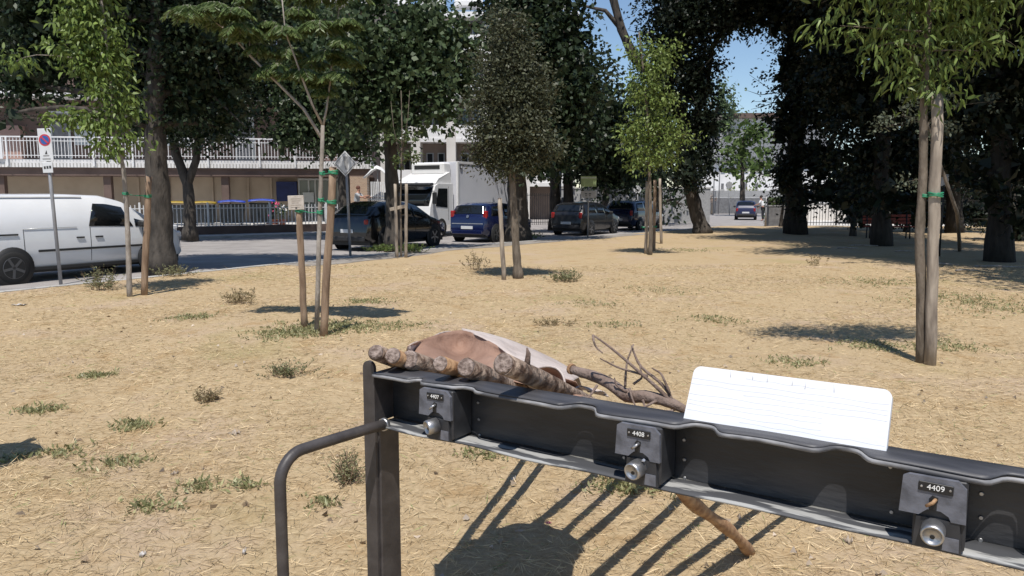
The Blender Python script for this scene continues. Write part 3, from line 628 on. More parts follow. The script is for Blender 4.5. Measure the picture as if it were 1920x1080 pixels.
# local frame: x along the facade, -y towards the street, z up
def bx(mb, x0, x1, y0, y1, z0, z1): return mb.box(((x0 + x1) / 2, (y0 + y1) / 2, (z0 + z1) / 2), (abs(x1 - x0), abs(y1 - y0), abs(z1 - z0)))
def bpx(px): # photo column -> local x on the facade line
    u = (px - 960) / FPX; # X = u*(Y*cosP...) ~ u*Y*1.0
    k = u / math.cos(PITCH) ; t = (k * BA.y * .995 - BA.x) / (bd.x - k * bd.y * .995); return t
SLAB0, SLAB1 = 2.95, 3.32
bx(MB(), -6, BLEN, 2.2, 12, .2, 11.0).build('wall', M['wall_brown'], bld)
bx(MB(), -6, bpx(640), 2.05, 2.19, .25, 2.6).build('ground_floor_wall', M['wall_tan'], bld)
bx(MB(), 0, BLEN, -.05, 2.19, SLAB0, SLAB1).build('balcony_slab', M['slab_white'], bld)
bx(MB(), -6, BLEN, .1, 2.18, SLAB0 - .38, SLAB0 - .004).build('beam', M['wall_brown'], bld)
bx(MB(), -6.5, BLEN + .8, .6, 12.5, 11.0, 11.3).build('roof', M['slab_white'], bld)
bx(MB(), -6, BLEN, .5, 2.19, 6.3, 6.6).build('upper_slab', M['slab_white'], bld)
for px in (5, 205, 425): 
    x = bpx(px); bx(MB(), x - .17, x + .17, .3, .62, .25, SLAB0 - .39).build('column', M['wall_brown'], bld)
# scalloped lower edge of the slab: drip marks are fine vertical flutes
rail = empty('railing', (0, 0, 0)); rail.parent = bld
xe = bpx(5)
def bar(name, x0, x1, z, h=.04, d=.04, y=-.12): return bx(MB(), x0, x1, y - d / 2, y + d / 2, z - h / 2, z + h / 2).build(name, M['white_paint'], rail)
ztop = SLAB1 + 1.02
bar('handrail', xe, BLEN, ztop, .06, .07); bar('rail_bar', xe, BLEN, ztop - .18, .03, .03); bar('rail_bar', xe, BLEN, SLAB1 + .17, .03, .03)
bm_ = bx(MB(), -.012, .012, -.132, -.108, SLAB1 + .06, ztop - .03).mesh('baluster', M['white_paint'])
x = xe + .3
while x < BLEN:
    o = link('baluster', bm_, None, rail); o.location.x = x; x += .148
pm_ = bx(MB(), -.035, .035, -.19, -.12, SLAB0 + .05, ztop - .031).mesh('rail_post', M['white_paint'])
for px in (31, 107, 190, 262, 400, 495, 560, 640):
    o = link('rail_post', pm_, None, rail); o.location.x = bpx(px)
bx(MB(), xe - .04, xe + .42, -.17, -.135, SLAB1 + .0, ztop - .04).build('end_panel', M['white_paint'], rail)
fl = bx(MB(), -.02, .02, -.068, -.051, SLAB0 + .02, SLAB0 + .2).mesh('flute', M['kerb'])
x = .1
while x < BLEN - .1:
    o = link('flute', fl, None, bld); o.location.x = x; x += .15
# upper wall: pale door frame with grey leaf, shutters
def window(x0, x1, z0, z1, frame, pane, y=2.19, fw=.10, name='window'):
    f = empty(name, (0, 0, 0)); f.parent = bld
    fr = MB(); bx(fr, x0, x0 + fw, y - .09, y, z0, z1); bx(fr, x1 - fw, x1, y - .09, y, z0, z1); bx(fr, x0 + fw, x1 - fw, y - .088, y, z1 - fw, z1); bx(fr, x0 + fw, x1 - fw, y - .088, y, z0, z0 + fw * .6)
    tag(fr.build('frame', frame, f), kind=None); bx(MB(), x0 + fw, x1 - fw, y - .05, y - .004, z0 + fw * .6, z1 - fw).build('pane', pane, f)
window(bpx(72), bpx(112), SLAB1, 5.75, M['alu'], M['shutter'], name='balcony_door')
window(bpx(120), bpx(160), SLAB1 + .8, 5.6, M['alu'], M['alu'])
window(bpx(300), bpx(345), SLAB1 + .8, 5.6, M['alu'], M['shutter'])
window(bpx(432), bpx(470), SLAB1, 5.6, M['alu'], M['shutter'], name='balcony_door')
window(bpx(250), bpx(300), 6.7, 9.2, M['alu'], M['shutter'])
bx(MB(), bpx(492), bpx(530), .52, .56, 6.7, 10.9).build('glass_screen', mat('screen_glass', (.20, .24, .36), .25), bld)
bx(MB(), -6, bpx(22), 1.7, 2.19, SLAB1, 5.0).build('pink_wall', M['wall_pink'], bld)
bx(MB(), bpx(595), bpx(645), 1.95, 2.19, SLAB1, 5.5).build('pink_wall', M['wall_pink'], bld)
# ground floor: glass doors, blue board, brick pillar, plates
gd = empty('glass_door', (0, 0, 0)); gd.parent = bld
x0, x1 = bpx(553), bpx(632)
f = MB(); yy = 2.04
for xx in (x0, lerp(x0, x1, .24), lerp(x0, x1, .40), x1 - .06): bx(f, xx, xx + .08, yy - .12, yy, .3, 2.42)
bx(f, x0, x1 + .02, yy - .125, yy + .002, 2.42, 2.52); tag(f.build('frame', M['alu'], gd), kind='stuff')
for a_, b_ in ((.03, .24), (.27, .40), (.43, .98)): bx(MB(), lerp(x0, x1, a_), lerp(x0, x1, b_), yy - .05, yy - .004, .33, 2.41).build('pane', M['glass_door'], gd)
bx(MB(), bpx(511), bpx(551), 1.80, 2.03, 1.35, 2.35).build('blue_board', M['blue_panel'], bld)
for px in (240, 300, 385, 455, 500): bx(MB(), bpx(px) - .05, bpx(px) + .05, 1.95, 2.04, .3, 2.56).build('wall_pilaster', M['wall_tan'], bld)
brick = bpy.data.materials.new('brick'); brick.use_nodes = True; t_ = brick.node_tree; bt = t_.nodes.new('ShaderNodeTexBrick'); tc_ = t_.nodes.new('ShaderNodeTexCoord'); mp_ = t_.nodes.new('ShaderNodeMapping'); mp_.inputs['Rotation'].default_value = (math.pi / 2, 0, 0)
bt.inputs['Color1'].default_value = (.40, .28, .19, 1); bt.inputs['Color2'].default_value = (.33, .22, .15, 1); bt.inputs['Mortar'].default_value = (.42, .36, .29, 1); bt.inputs['Scale'].default_value = 4.0
t_.links.new(tc_.outputs['Object'], mp_.inputs[0]); t_.links.new(mp_.outputs[0], bt.inputs['Vector']); t_.links.new(bt.outputs[0], t_.nodes['Principled BSDF'].inputs['Base Color']); t_.nodes['Principled BSDF'].inputs['Roughness'].default_value = .85
bx(MB(), bpx(650), bpx(692), -.3, 2.04, .3, SLAB0 - .385).build('brick_pillar', brick, bld)
MB().tube([(bpx(418), 1.9, 2.5), (bpx(414), 1.9, 2.2), (bpx(414), 1.9, .3)], .06, 8).build('drain_pipe', M['wall_brown'], bld)
MB().box((bpx(573), 1.85, 1.55), (.55, .12, .5)).build('poster_frame', M['alu'], bld)

# low wall and white railing in front of the forecourt
fn = empty('railing_fence', (FENCE_A.x, FENCE_A.y, 0), math.atan2(fw_dir.y, fw_dir.x)); FL = (FENCE_B - FENCE_A).length
tag(fn, 'white bar railing on a low brown wall in front of the left building', 'fence')
MB().box((FL / 2 - 5, -.06, .12), (FL + 10, .16, .46)).build('low_wall', M['wall_brown'], fn)
fb = MB().box((0, -.06, .80), (.028, .028, .88)).mesh('bar', M['white_paint'])
x = -9.9
while x < FL:
    o = link('bar', fb, None, fn); o.location.x = x; o.location.z = random.uniform(-.012, .012); x += .155
for z in (.46, 1.10): MB().box((FL / 2 - 5, -.06, z), (FL + 10, .035, .035)).build('rail', M['white_paint'], fn)
fp = MB().box((0, -.06, .84), (.07, .07, 1.0), None, .01).mesh('post', M['white_paint'])
for x in np.arange(-9.9, FL + .1, 2.6): o = link('post', fp, None, fn); o.location.x = float(x)
# white gate with a heart shaped white sunshade beside the brick pillar
ga = P(697, 392, 37.2); gt = empty('white_gate', (ga.x, ga.y, .3)); tag(gt, 'tall white slatted gate between the brick pillar and the truck', 'gate')
for k in range(11): MB().box((.09 * k, 0, .78 + .45), (.05, .03, 1.55)).build('slat', M['white_paint'], gt)
for z in (.40, .55, 1.15, 1.30): MB().box((.45, -.03, z), (1.0, .03, .05)).build('rail', M['white_paint'], gt)
us = P(704, 330, 36.4); um = empty('sunshade', (us.x, us.y, .3)); tag(um, 'small white folded sunshade above the white gate', 'sunshade')
rows = []
for i in range(7):
    t = i / 6; rows.append([(-.55 + 1.25 * t, .5 * (s - .5), 2.55 + .22 * math.cos((t - .5) * 5) - .5 * abs(t - .55) ** 1.3 - .35 * abs(s - .5) * math.sin(t * 3.14)) for s in np.linspace(0, 1, 6)])
thick(MB().grid(rows).build('canopy', M['white_paint'], um), .03); MB().tube([(.1, 0, 0), (.1, 0, 2.6)], .03, 8).build('pole', M['grey_pole'], um)

# bins behind the railing
def bin_(px, Y, lid, lab, w_=.95, h=1.15):
    p = P(px, 400, Y); o = empty('wheeled_bin', (p.x, p.y, .30), BROT + .15); tag(o, lab, 'bin', 'wheeled bins by the building')
    me = MB(); a, c = w_ / 2 * .86, .33; A, Cc = w_ / 2, .40
    me.add([(-a, -c, .1), (a, -c, .1), (a, c, .1), (-a, c, .1), (-A, -Cc, h - .1), (A, -Cc, h - .1), (A, Cc, h - .1), (-A, Cc, h - .1)], [(3, 2, 1, 0), (4, 5, 6, 7), (0, 1, 5, 4), (1, 2, 6, 5), (2, 3, 7, 6), (3, 0, 4, 7)])
    me.build('body', M['bin_body'], o)
    rows = [[(lerp(-A - .04, A + .04, i / 8), lerp(-Cc - .05, Cc + .05, j / 4), h - .09 + .10 * math.sin(math.pi * i / 8) * .5 + .10 * math.sin(math.pi * (j / 4) * .8 + .3)) for j in range(5)] for i in range(9)]
    thick(MB().grid(rows).build('lid', lid, o), .03)
    for s in (-1, 1): MB().lathe((s * a * .8 - .03, -c * .9, .1), (1, 0, 0), [(0, .1), (.06, .1)], 14).build('wheel', M['tyre'], o)
bin_(330, 34.2, M['bin_yellow'], 'yellow lidded bin left of the forked tree', 1.2, 1.0); bin_(383, 34.6, M['bin_yellow'], 'yellow lidded bin right of the forked tree', 1.0, 1.0)
bin_(436, 35.0, M['bin_blue'], 'blue lidded bin nearest the forked tree', 1.1, 1.05); bin_(492, 35.5, M['bin_blue'], 'blue lidded bin nearest the flower pots', 1.1, 1.1)
# flower pots
for (px, py, lab, petal, hh) in ((505, 425, 'low pot of pink flowers behind the railing', 'pink', .35), (530, 420, 'flower pot with pink and white blooms behind the railing', 'white_petal', .6), (516, 415, 'tall potted plant with pink blooms beside the blue bin', 'pink', .75)):
    p = P(px, py, 35.2 + (530 - px) * .01); o = empty('flower_pot', (p.x, p.y, .3)); tag(o, lab, 'flower pot', 'flower pots behind the railing')
    MB().lathe((0, 0, 0), (0, 0, 1), [(0, .12), (.2, .17), (.23, .18)], 14).build('pot', M['clay'], o)
    n = 160; C = RNG.normal(size=(n, 3)) * np.array([.14, .14, .12]) + np.array([0, 0, hh]); D = unit(RNG.normal(size=(n, 3)))
    leaf_object('leaves', C, D, np.full(n, .09), np.full(n, .06), tints(n, (.04, .08, .02), (.10, .15, .05)), M['leaf'], o)
    mb = MB()
    for k in range(16):
        c = Vector((random.gauss(0, .14), random.gauss(-.05, .12), hh + .08 + random.gauss(0, .1))); mb.lathe(c, (random.gauss(0, .5), -1, .6), [(0, .012), (.02, .055), (.03, .03)], 6)
    tag(mb.build('blooms', M[petal], o), kind='stuff'); MB().tube([(0, 0, .2), (.02, 0, hh)], .015, 6).build('stem', M['bark'], o)

# ------------------------------------------------------------------ pale apartment block behind the truck
Y2 = 56.0; xl = P(716, 300, Y2).x; xr = P(1075, 300, Y2).x
b2 = empty('apartment_building', (xl, Y2, 0)); tag(b2, 'pale apartment block with recessed balconies and white parapets behind the white truck', 'building'); W2 = xr - xl
zz = lambda py, Y=Y2: P(900, py, Y).z
bx(MB(), 0, W2, 1.6, 10, RZ, 14.2).build('wall', M['loggia'], b2)
bx(MB(), -.3, W2 + .3, -.4, 10.3, 14.2, 14.6).build('roof', M['plaster_white'], b2)
cols2 = [P(px, 300, Y2).x - xl for px in (716, 780, 846, 915, 985, 1070)]
for i, cx in enumerate(cols2): bx(MB(), cx - .33, cx + .33, -.05, 1.6, RZ, 14.2).build('column', M['plaster'], b2)
floors = [zz(262) + k * 3.2 for k in range(-1, 4)]
for k, z in enumerate(floors):
    for i in range(len(cols2) - 1):
        a_, b_ = cols2[i] + .334, cols2[i + 1] - .334
        if z > 1.0:
            pr = bx(MB(), a_, b_, .1, .25, z + .1, z + 1.05).build('parapet', M['plaster_white'], b2)
            bx(MB(), a_, b_, 0, 1.59, z - .16, z + .1).build('balcony_slab', M['plaster_white'], b2)
        for (u, v) in ((.14, .42), (.58, .86)):
            wx0, wx1 = lerp(a_, b_, u), lerp(a_, b_, v); wf = bx(MB(), wx0, wx1, 1.5, 1.599, z + .25, z + 2.35).build('window', M['alu'], b2)
            bx(MB(), wx0 + .08, wx1 - .08, 1.47, 1.499, z + .33, z + 2.27).build('pane', M['window_dark'], wf)
aw = bx(MB(), cols2[1] + .4, cols2[2] - .5, -.9, .1, zz(160), zz(148)); aw.build('awning', M['awning'], b2)
# black iron fence in front of it
def iron_fence(label, A, B, h, z0, step=.14, name='iron_fence'):
    A = Vector(A); B = Vector(B); L = (B - A).length; d = (B - A).normalized(); o = empty(name, (A.x, A.y, z0), math.atan2(d.y, d.x)); tag(o, label, 'fence', 'black iron fences')
    me = MB().box((0, 0, h / 2), (.022, .022, h)).mesh('bar', M['iron']); x = 0.0
    while x < L:
        q = link('bar', me, None, o); q.location.x = x; x += step
    for z in (.15, h - .12): MB().box((L / 2, 0, z), (L, .03, .03)).build('rail', M['iron'], o)
    me = MB().box((0, 0, h / 2 + .04), (.07, .07, h + .08)).mesh('post', M['iron'])
    for x in np.arange(0, L, 2.2): q = link('post', me, None, o); q.location.x = float(x)
    return o
a_ = P(925, 400, 44); b_ = P(1045, 398, 47)
iron_fence('black iron fence behind the blue hatchback', (a_.x, a_.y), (b_.x, b_.y), 1.9, RZ, .17)
gw = empty('garden_wall', (P(1040, 400, 50).x, 50, RZ)); tag(gw, 'plain grey garden wall behind the black hatchback', 'wall'); gw_w = P(1330, 400, 50).x - gw.location.x
MB().box((gw_w / 2, 0, 1.1), (gw_w, .25, 2.2)).build('masonry', M['sign_grey'], gw); MB().box((gw_w / 2, 0, 2.25), (gw_w + .1, .35, .09)).build('coping', M['kerb'], gw)

# ------------------------------------------------------------------ far white building and low wall at the end of the street
Y3 = 92.0; x0 = P(1318, 300, Y3).x; x1 = P(1560, 300, Y3).x; W3 = x1 - x0
b3 = empty('house', (x0, Y3, RZ)); tag(b3, 'far white house with small dark windows at the end of the street', 'house')
z_ = lambda py: P(1380, py, Y3).z - RZ
bx(MB(), 0, W3, 0, 9, 0, z_(302)).build('wall', M['plaster_white'], b3)
MB().prism([(-.4, -.6, z_(302)), (W3 + .4, -.6, z_(302)), (W3 + .4, 4.5, z_(238)), (-.4, 4.5, z_(238))], (0, 0, .2)).build('roof', M['slate'], b3)
bx(MB(), P(1375, 300, Y3).x - x0, W3, 5, 12, 0, z_(214)).build('rear_block', M['plaster_white'], b3)
bx(MB(), P(1372, 300, Y3).x - x0, W3 + .5, 4.4, 12, z_(214), z_(204)).build('rear_roof', M['wall_brown'], b3)
for py0, py1 in ((307, 321), (344, 355)):
    for px in (1356, 1370, 1400, 1420):
        a_ = P(px - 2.5, 300, Y3).x - x0; b_ = P(px + 2.5, 300, Y3).x - x0
        wd = bx(MB(), a_, b_, -.05, .02, z_(py1), z_(py0)).build('window', M['shutter'], b3); bx(MB(), a_ - .1, b_ + .1, -.12, -.052, z_(py1) - .12, z_(py1)).build('sill', M['kerb'], wd)
wl = empty('street_wall', (P(1318, 390, 78).x, 78, RZ)); tag(wl, 'grey green low wall with a fence on top at the end of the street', 'wall'); ww = P(1470, 390, 78).x - wl.location.x
MB().box((ww / 2, 0, .8), (ww, .3, 1.6)).build('masonry', M['shutter'], wl); MB().box((ww / 2, 0, 1.98), (ww, .08, .7)).build('panel', M['sign_grey'], wl)
pr = P(1335, 372, 74); sh = tree('shrub', 'pale pinkish bush beside the pole at the end of the street', [Vector((pr.x, 74, RZ)), P(1335, 385, 74), P(1335, 370, 74)], (.08, .04), pxblobs([(1334, 362, 10, 18, 74), (1326, 372, 8, 12, 74)]), .22, ((.25, .18, .14), (.42, .33, .28)), per=40, sigma=.3, cat='shrub', bark='bark')
pr = P(1388, 372, 80); tree('shrub', 'yellow green bush in front of the far white house', [Vector((pr.x, 80, RZ)), P(1388, 385, 80), P(1388, 365, 80)], (.08, .04), pxblobs([(1385, 362, 18, 12, 80), (1400, 365, 12, 10, 80)]), .24, ((.22, .24, .05), (.36, .36, .10)), per=40, sigma=.4, cat='shrub', bark='bark')

# right side: low wall with hedge on top, iron fence, dark hedge, bench, tarp
def hedge(label, x0, x1, y0, y1, z0, z1, cols, n, ls=.12):
    o = empty('hedge', ((x0 + x1) / 2, (y0 + y1) / 2, z0)); tag(o, label, 'hedge')
    c = np.array([(x0 + x1) / 2, (y0 + y1) / 2, z0]); C = np.column_stack([RNG.uniform(x0, x1, n), RNG.uniform(y0, y1, n), z0 + (z1 - z0) * RNG.random(n) ** .6]) - c
    C[:, 2] += .12 * np.sin(C[:, 0] * 2.1)
    leaf_object('foliage', C, unit(RNG.normal(size=(n, 3))), ls * (.7 + .6 * RNG.random(n)), ls * .6 * np.ones(n), tints(n, *cols), M['leaf'], o)
    MB().box((0, 0, (z1 - z0) * .45), ((x1 - x0) * .96, (y1 - y0) * .5, (z1 - z0) * .86)).build('inner_twigs', M['bark_dark'], o); return o
a_ = P(1441, 420, 41.8); b_ = P(1492, 420, 41.8)
lw = empty('boundary_wall', (a_.x, 41.8, RZ)); tag(lw, 'low dark corner wall under the clipped hedge at the far right end of the lawn', 'wall')
MB().box(((b_.x - a_.x) / 2, .2, .58), (b_.x - a_.x, .4, 1.16)).build('masonry', M['shutter'], lw); MB().box(((b_.x - a_.x) / 2, .2, 1.19), (b_.x - a_.x + .06, .46, .06)).build('coping', M['sign_grey'], lw)
hedge('bright clipped hedge showing over the low corner wall', a_.x + .2, b_.x + .6, 42.3, 43.4, RZ, 1.62, FARG, 4200, .1)
fa = b_.x + .05
iron_fence('black iron fence in front of the sunlit yard', (fa, 41.9), (fa + 5.0, 41.9), 1.55, .02, .16)
iron_fence('black iron fence under the dark trees on the right', (fa + 5.1, 41.9), (34, 34), 1.5, 0.0, .3)
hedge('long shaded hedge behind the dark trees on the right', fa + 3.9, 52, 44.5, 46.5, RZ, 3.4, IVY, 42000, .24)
pw = empty('garden_wall', (fa + 1.0, 52, RZ)); tag(pw, 'sunlit pale wall seen through the black iron fence', 'wall'); MB().box((12, 0, .6), (20, .25, 1.2)).build('masonry', M['plaster'], pw); MB().box((12, 0, 1.23), (20.1, .33, .06)).build('coping', M['kerb'], pw)
bp_ = G(1668, 449, 0); bn_ = empty('park_bench', (bp_.x, bp_.y, lawn_h(bp_.x, bp_.y)), -.15); tag(bn_, 'red slatted park bench in deep shade under the right hand trees', 'bench')
for k in range(3): MB().box((0, .05 + .13 * k, .45), (1.7, .10, .035), None, .008).build('seat_slat', M['bench_red'], bn_)
for k in range(3): MB().box((0, .42 + .03 * k, .58 + .13 * k), (1.7, .03, .10), None, .008).build('back_slat', M['bench_red'], bn_)
for sx in (-.7, .7): MB().tube([(sx, .02, 0), (sx, .04, .42), (sx, .38, .42), (sx, .47, .92)], .025, 8).build('leg', M['iron'], bn_); MB().tube([(sx, .42, 0), (sx, .38, .42)], .025, 8).build('leg', M['iron'], bn_)
tp = P(1662, 368, 36.5); to = empty('tarpaulin', (tp.x, tp.y, tp.z - .4)); tag(to, 'crumpled blue tarpaulin hanging in the dark trees above the bench', 'tarpaulin')
rows = [[(-.65 + 1.3 * i / 12, .12 * math.sin(i * 1.1 + j) + .1 * math.cos(j * 1.7), .75 * j / 6 + .05 * math.sin(i * .9)) for i in range(13)] for j in range(7)]
thick(MB().grid(rows).build('sheet', M['tarp_blue'], to), .01)
sg = P(1772, 338, 20); so = empty('notice_board', (sg.x, sg.y, 0)); tag(so, 'small grey notice plate on a thin post in the dark trees right', 'sign'); MB().box((0, 0, sg.z), (.19, .02, .30), None, .004).build('plate', M['sign_white'], so); MB().tube([(0, .03, 0), (0, .03, sg.z + .12)], .022, 8).build('post', M['iron'], so)

# ------------------------------------------------------------------ vehicles
def section(S, x):
    zt = interp(x, S['top']); zb = min(interp(x, S['belt']), zt - .03); hw = interp(x, S['hw']); zs = interp(x, S['sill'])
    k = min(1, max(0, (zt - zb) / .55)); rw = hw * (1 - S.get('inset', .2) * k) ; rw = min(rw, hw * .985 - .02)
    zm = zs + (zb - zs) * .5
    return [(hw * .86, zs), (hw * .965, zs + .07), (hw, zm), (hw * .985, zb), (rw, zt - .055 * k - .012), (rw * .72, zt - .012), (0, zt)]
def top_normal(S, x):
    a = interp(x - .04, S['top']); b = interp(x + .04, S['top']); n = Vector((-(b - a), 0, .08)).normalized(); return n
def make_car(name, label, cat, S, paint, corner, heading, group=None):
    """corner: ground point of the rear right corner; heading: unit vector the car points along"""
    h = Vector(heading).normalized(); left = Vector((-h.y, h.x)); W = max(q[1] for q in S['hw']) * 2
    o = empty(name, (corner[0] + left.x * W / 2, corner[1] + left.y * W / 2, RZ), math.atan2(h.y, h.x)); tag(o, label, cat, group)
    L = S['L']; xs = sorted(set([round(v, 3) for v in np.linspace(0, L, 46)] + [q[0] for q in S['top']]))
    mb = MB(); rows = []
    for x in xs:
        s = section(S, x); rows.append([(x, y, z) for y, z in s] + [(x, -y, z) for y, z in s[-2::-1]])
    mb.grid(rows); n = len(rows[0]); mb.add(rows[0], [tuple(range(n))]); mb.add(rows[-1], [tuple(range(n))[::-1]])
    body = mb.build('body', paint, o); fix_normals(body)
    mb2 = MB(); mb2.box((L / 2, 0, .26), (L * .93, W * .84, .16)); mb2.build('underbody', M['trim'], o)
    def side(x0, x1, t0, t1, s, m, nm, off=.007, slant=(0, 0), par=None):
        rr = []
        for t in (t0, lerp(t0, t1, .5), t1):
            r = []
            for q in np.linspace(0, 1, 9):
                x = lerp(x0 + slant[0] * (t - t0) / (t1 - t0), x1 + slant[1] * (t - t0) / (t1 - t0), q); e = section(S, x); a, b = e[3], e[4]
                r.append((x, s * (lerp(a[0], b[0], t) + off), lerp(a[1], b[1], t)))
            rr.append(r)
        return thick(MB().grid(rr).build(nm, m, par or o), .005, 0)
    for wdw in S['windows']:
        for s in (-1, 1): side(wdw[0], wdw[1], wdw[2], wdw[3], s, M['car_glass'], 'side_window', slant=wdw[4])
    def toppatch(x0, x1, m, nm, fr=.9, off=.008):
        rr = []
        for x in np.linspace(x0, x1, 9):
            e = section(S, x); nn = top_normal(S, x); r = []
            for q in np.linspace(-1, 1, 9):
                yy = q * fr * e[4][0]; ay = abs(yy); zc = lerp(e[6][1], e[5][1], min(1, ay / e[5][0])) if ay < e[5][0] else lerp(e[5][1], e[4][1], (ay - e[5][0]) / max(1e-6, e[4][0] - e[5][0]))
                r.append(Vector((x, yy, zc)) + nn * off)
            rr.append(r)
        return thick(MB().grid(rr).build(nm, m, o), .005, 0)
    for a, b_, nm in S['screens']: toppatch(a, b_, M['car_glass'], nm)
    R = S.get('R', .31)
    for wx in S['wheels']:
        hw = interp(wx, S['hw'])
        for s in (-1, 1):
            MB().lathe((wx, s * (hw - .012), R + .01), (0, s, 0), [(0, R + .075), (.02, R + .07), (.021, R - .1)], 28).build('wheel_arch', M['trim'], o)
            wh = MB().lathe((wx, s * (hw - .17), R), (0, s, 0), [(0, R - .05), (.02, R), (.17, R), (.198, R - .03), (.2, R - .1)], 28).build('wheel', M['tyre'], o)
            rm = MB().lathe((wx, s * (hw + .014), R), (0, s, 0), [(0, R * .68), (.018, R * .66), (.012, R * .56), (.006, R * .2), (.016, R * .12)], 28).build('rim', M['hub_grey'], wh)
            sp = MB()
            for k in range(5):
                a = k * 2 * math.pi / 5 + wx; sp.box((wx + math.cos(a) * R * .36, s * (hw + .026), R + math.sin(a) * R * .36), (R * .56, .012, .05), Matrix.Rotation(-a, 3, 'Y'))
            tag(sp.build('spokes', M['rim'] if not S.get('steel') else M['hub_grey'], wh), kind='stuff')
    # lights, plate, bumpers, mirrors, handles
    hw0 = interp(.02, S['hw'])
    tz = S.get('tail_z', (.78, 1.0)); tx = S.get('tail_x', .06)
    for s in (-1, 1):
        MB().box((tx + .03, s * (interp(tx, S['hw']) * .93 - .03), sum(tz) / 2), (.16, .15, tz[1] - tz[0]), None, .03).build('tail_light', M['tail_red'], o)
        MB().box((L - .16, s * (interp(L - .16, S['hw']) * .88 - .02), S.get('head_z', .68)), (.24, .22, .15), None, .04).build('headlight', M['lamp_clear'], o)
        mxp = S['mirror']; e = section(S, mxp)[3]; MB().box((mxp, s * (e[0] + .09), e[1] + .07), (.10, .19, .14), None, .035).build('mirror', S.get('mirror_mat', M['trim']), o)
    MB().box((-.006, 0, S.get('plate_z', .55)), (.012, .50, .11), None, .003).build('number_plate', M['plate'], o)
    MB().box((.0, 0, .38), (.05, hw0 * 1.8, .14), None, .02).build('rear_bumper', S.get('bumper', M['trim']), o)
    MB().box((L - .01, 0, .36), (.05, interp(L, S['hw']) * 1.7, .2), None, .02).build('front_bumper', S.get('bumper', M['trim']), o)
    for hx, hz in S.get('handles', []):
        for s in (-1, 1): MB().box((hx, s * (interp(hx, S['hw']) + .006), hz), (.17, .025, .03), None, .008).build('door_handle', S.get('handle_mat', M['trim']), o)
    for sx in S.get('seams', []):
        for s in (-1, 1):
            e = section(S, sx); mm = MB()
            pts = [(sx, s * (e[1][0] + .001), e[1][1] + .04), (sx, s * (e[2][0] + .0015), e[2][1]), (sx, s * (e[3][0] + .001), e[3][1])]
            mm.tube(pts, .006, 5); mm.build('door_seam', M['trim'], o)
    return o, side, toppatch, S
def hatch(L, W, H, boxy=0.0, hood=.92):
    h = W / 2
    return dict(L=L, top=[(0, .55), (.03, .80), (.07, .93), (.12, 1.0), (.34 - .14 * boxy, H - .10), (.55, H - .035), (L * .38, H), (L * .52, H - .035), (L * .60, H - .13), (L * .745, hood + .05), (L * .80, hood), (L * .93, hood - .13), (L - .06, .64), (L, .48)],
                belt=[(0, .93), (L * .3, .92), (L * .75, .88), (L, .7)], hw=[(0, h * .86), (.12, h * .95), (.5, h), (L * .75, h), (L * .92, h * .94), (L - .05, h * .84), (L, h * .74)],
                sill=[(0, .34), (.3, .22), (L - .4, .22), (L, .3)], windows=[(.42, L * .345, .10, .86, (.20, .0)), (L * .37, L * .545, .08, .88, (0, .0)), (L * .56, L * .70, .06, .86, (0, -.30))], screens=[(.15, .33 - .12 * boxy, 'rear_window'), (L * .612, L * .735, 'windscreen')],
                wheels=(L * .19, L * .80), R=.30, mirror=L * .655, handles=[(L * .40, .80), (L * .57, .80)], seams=[L * .36, L * .55, L * .74], inset=.22, tail_z=(.74, 1.0))
HEAD = Vector((.478, .878)); HEAD2 = Vector((.545, .838))
# crossover
S = hatch(4.3, 1.80, 1.56, 0, .98); S['R'] = .34; S['inset'] = .26; S['tail_z'] = (.82, .98); S['plate_z'] = .62; S['sill'] = [(0, .42), (.3, .26), (3.9, .26), (4.3, .34)]
S['top'] = [(0, .60), (.03, .86), (.08, 1.0), (.16, 1.08), (.62, 1.42), (1.0, 1.53), (1.75, 1.56), (2.35, 1.52), (2.7, 1.42), (3.25, 1.05), (3.5, .98), (4.05, .84), (4.25, .68), (4.3, .5)]
S['belt'] = [(0, 1.02), (1.2, 1.00), (3.2, .94), (4.3, .75)]; S['screens'] = [(.20, .60, 'rear_window'), (2.76, 3.2, 'windscreen')]; S['windows'] = [(.75, 1.45, .15, .85, (.25, 0)), (1.52, 2.28, .08, .88, (0, 0)), (2.36, 2.98, .06, .84, (0, -.3))]
c = G(694, 473, RZ); make_car('parked_car', 'black crossover car parked behind the trunk with its rear towards the lawn', 'car', S, M['car_black'], (c.x, c.y), HEAD, 'cars parked along the kerb')
# blue hatchback
S = hatch(3.85, 1.66, 1.48); S['tail_z'] = (.86, 1.16); S['bumper'] = M['car_blue']; S['tail_x'] = .13
c = G(912, 456, RZ); bc, sd_, tp_, S_ = make_car('parked_car', 'blue hatchback parked between the truck and the holm oak sapling', 'car', S, M['car_blue'], (c.x, c.y), HEAD, 'cars parked along the kerb')
MB().lathe((.055, 0, .95), (-1, 0, .25), [(0, .06), (.012, .055)], 16).build('emblem', M['rim'], bc)
MB().box((.022, 0, .69), (.03, 1.34, .03), None, .008).build('trim_strip', M['car_silver'], bc)
# black hatchback and navy car
S = hatch(3.9, 1.68, 1.46); c = G(1093, 443, RZ); make_car('parked_car', 'black hatchback parked behind the green sign post', 'car', S, M['car_black_dusty'], (c.x, c.y), HEAD2, 'cars parked along the kerb')
S = hatch(4.2, 1.74, 1.52, .2); c = G(1188, 433, RZ); make_car('parked_car', 'navy blue car parked behind the lime green sapling', 'car', S, M['car_navy'], (c.x, c.y), HEAD2, 'cars parked along the kerb')
# far blue hatchback driving away
S = hatch(3.5, 1.50, 1.42, .8, .9); S['steel'] = 1; S['R'] = .27; S['tail_z'] = (.62, .86); c = G(1418, 413, RZ); make_car('small_car', 'small faded blue hatchback on the far street seen from behind', 'car', S, M['car_faded_blue'], (c.x, c.y), (.30, .954))
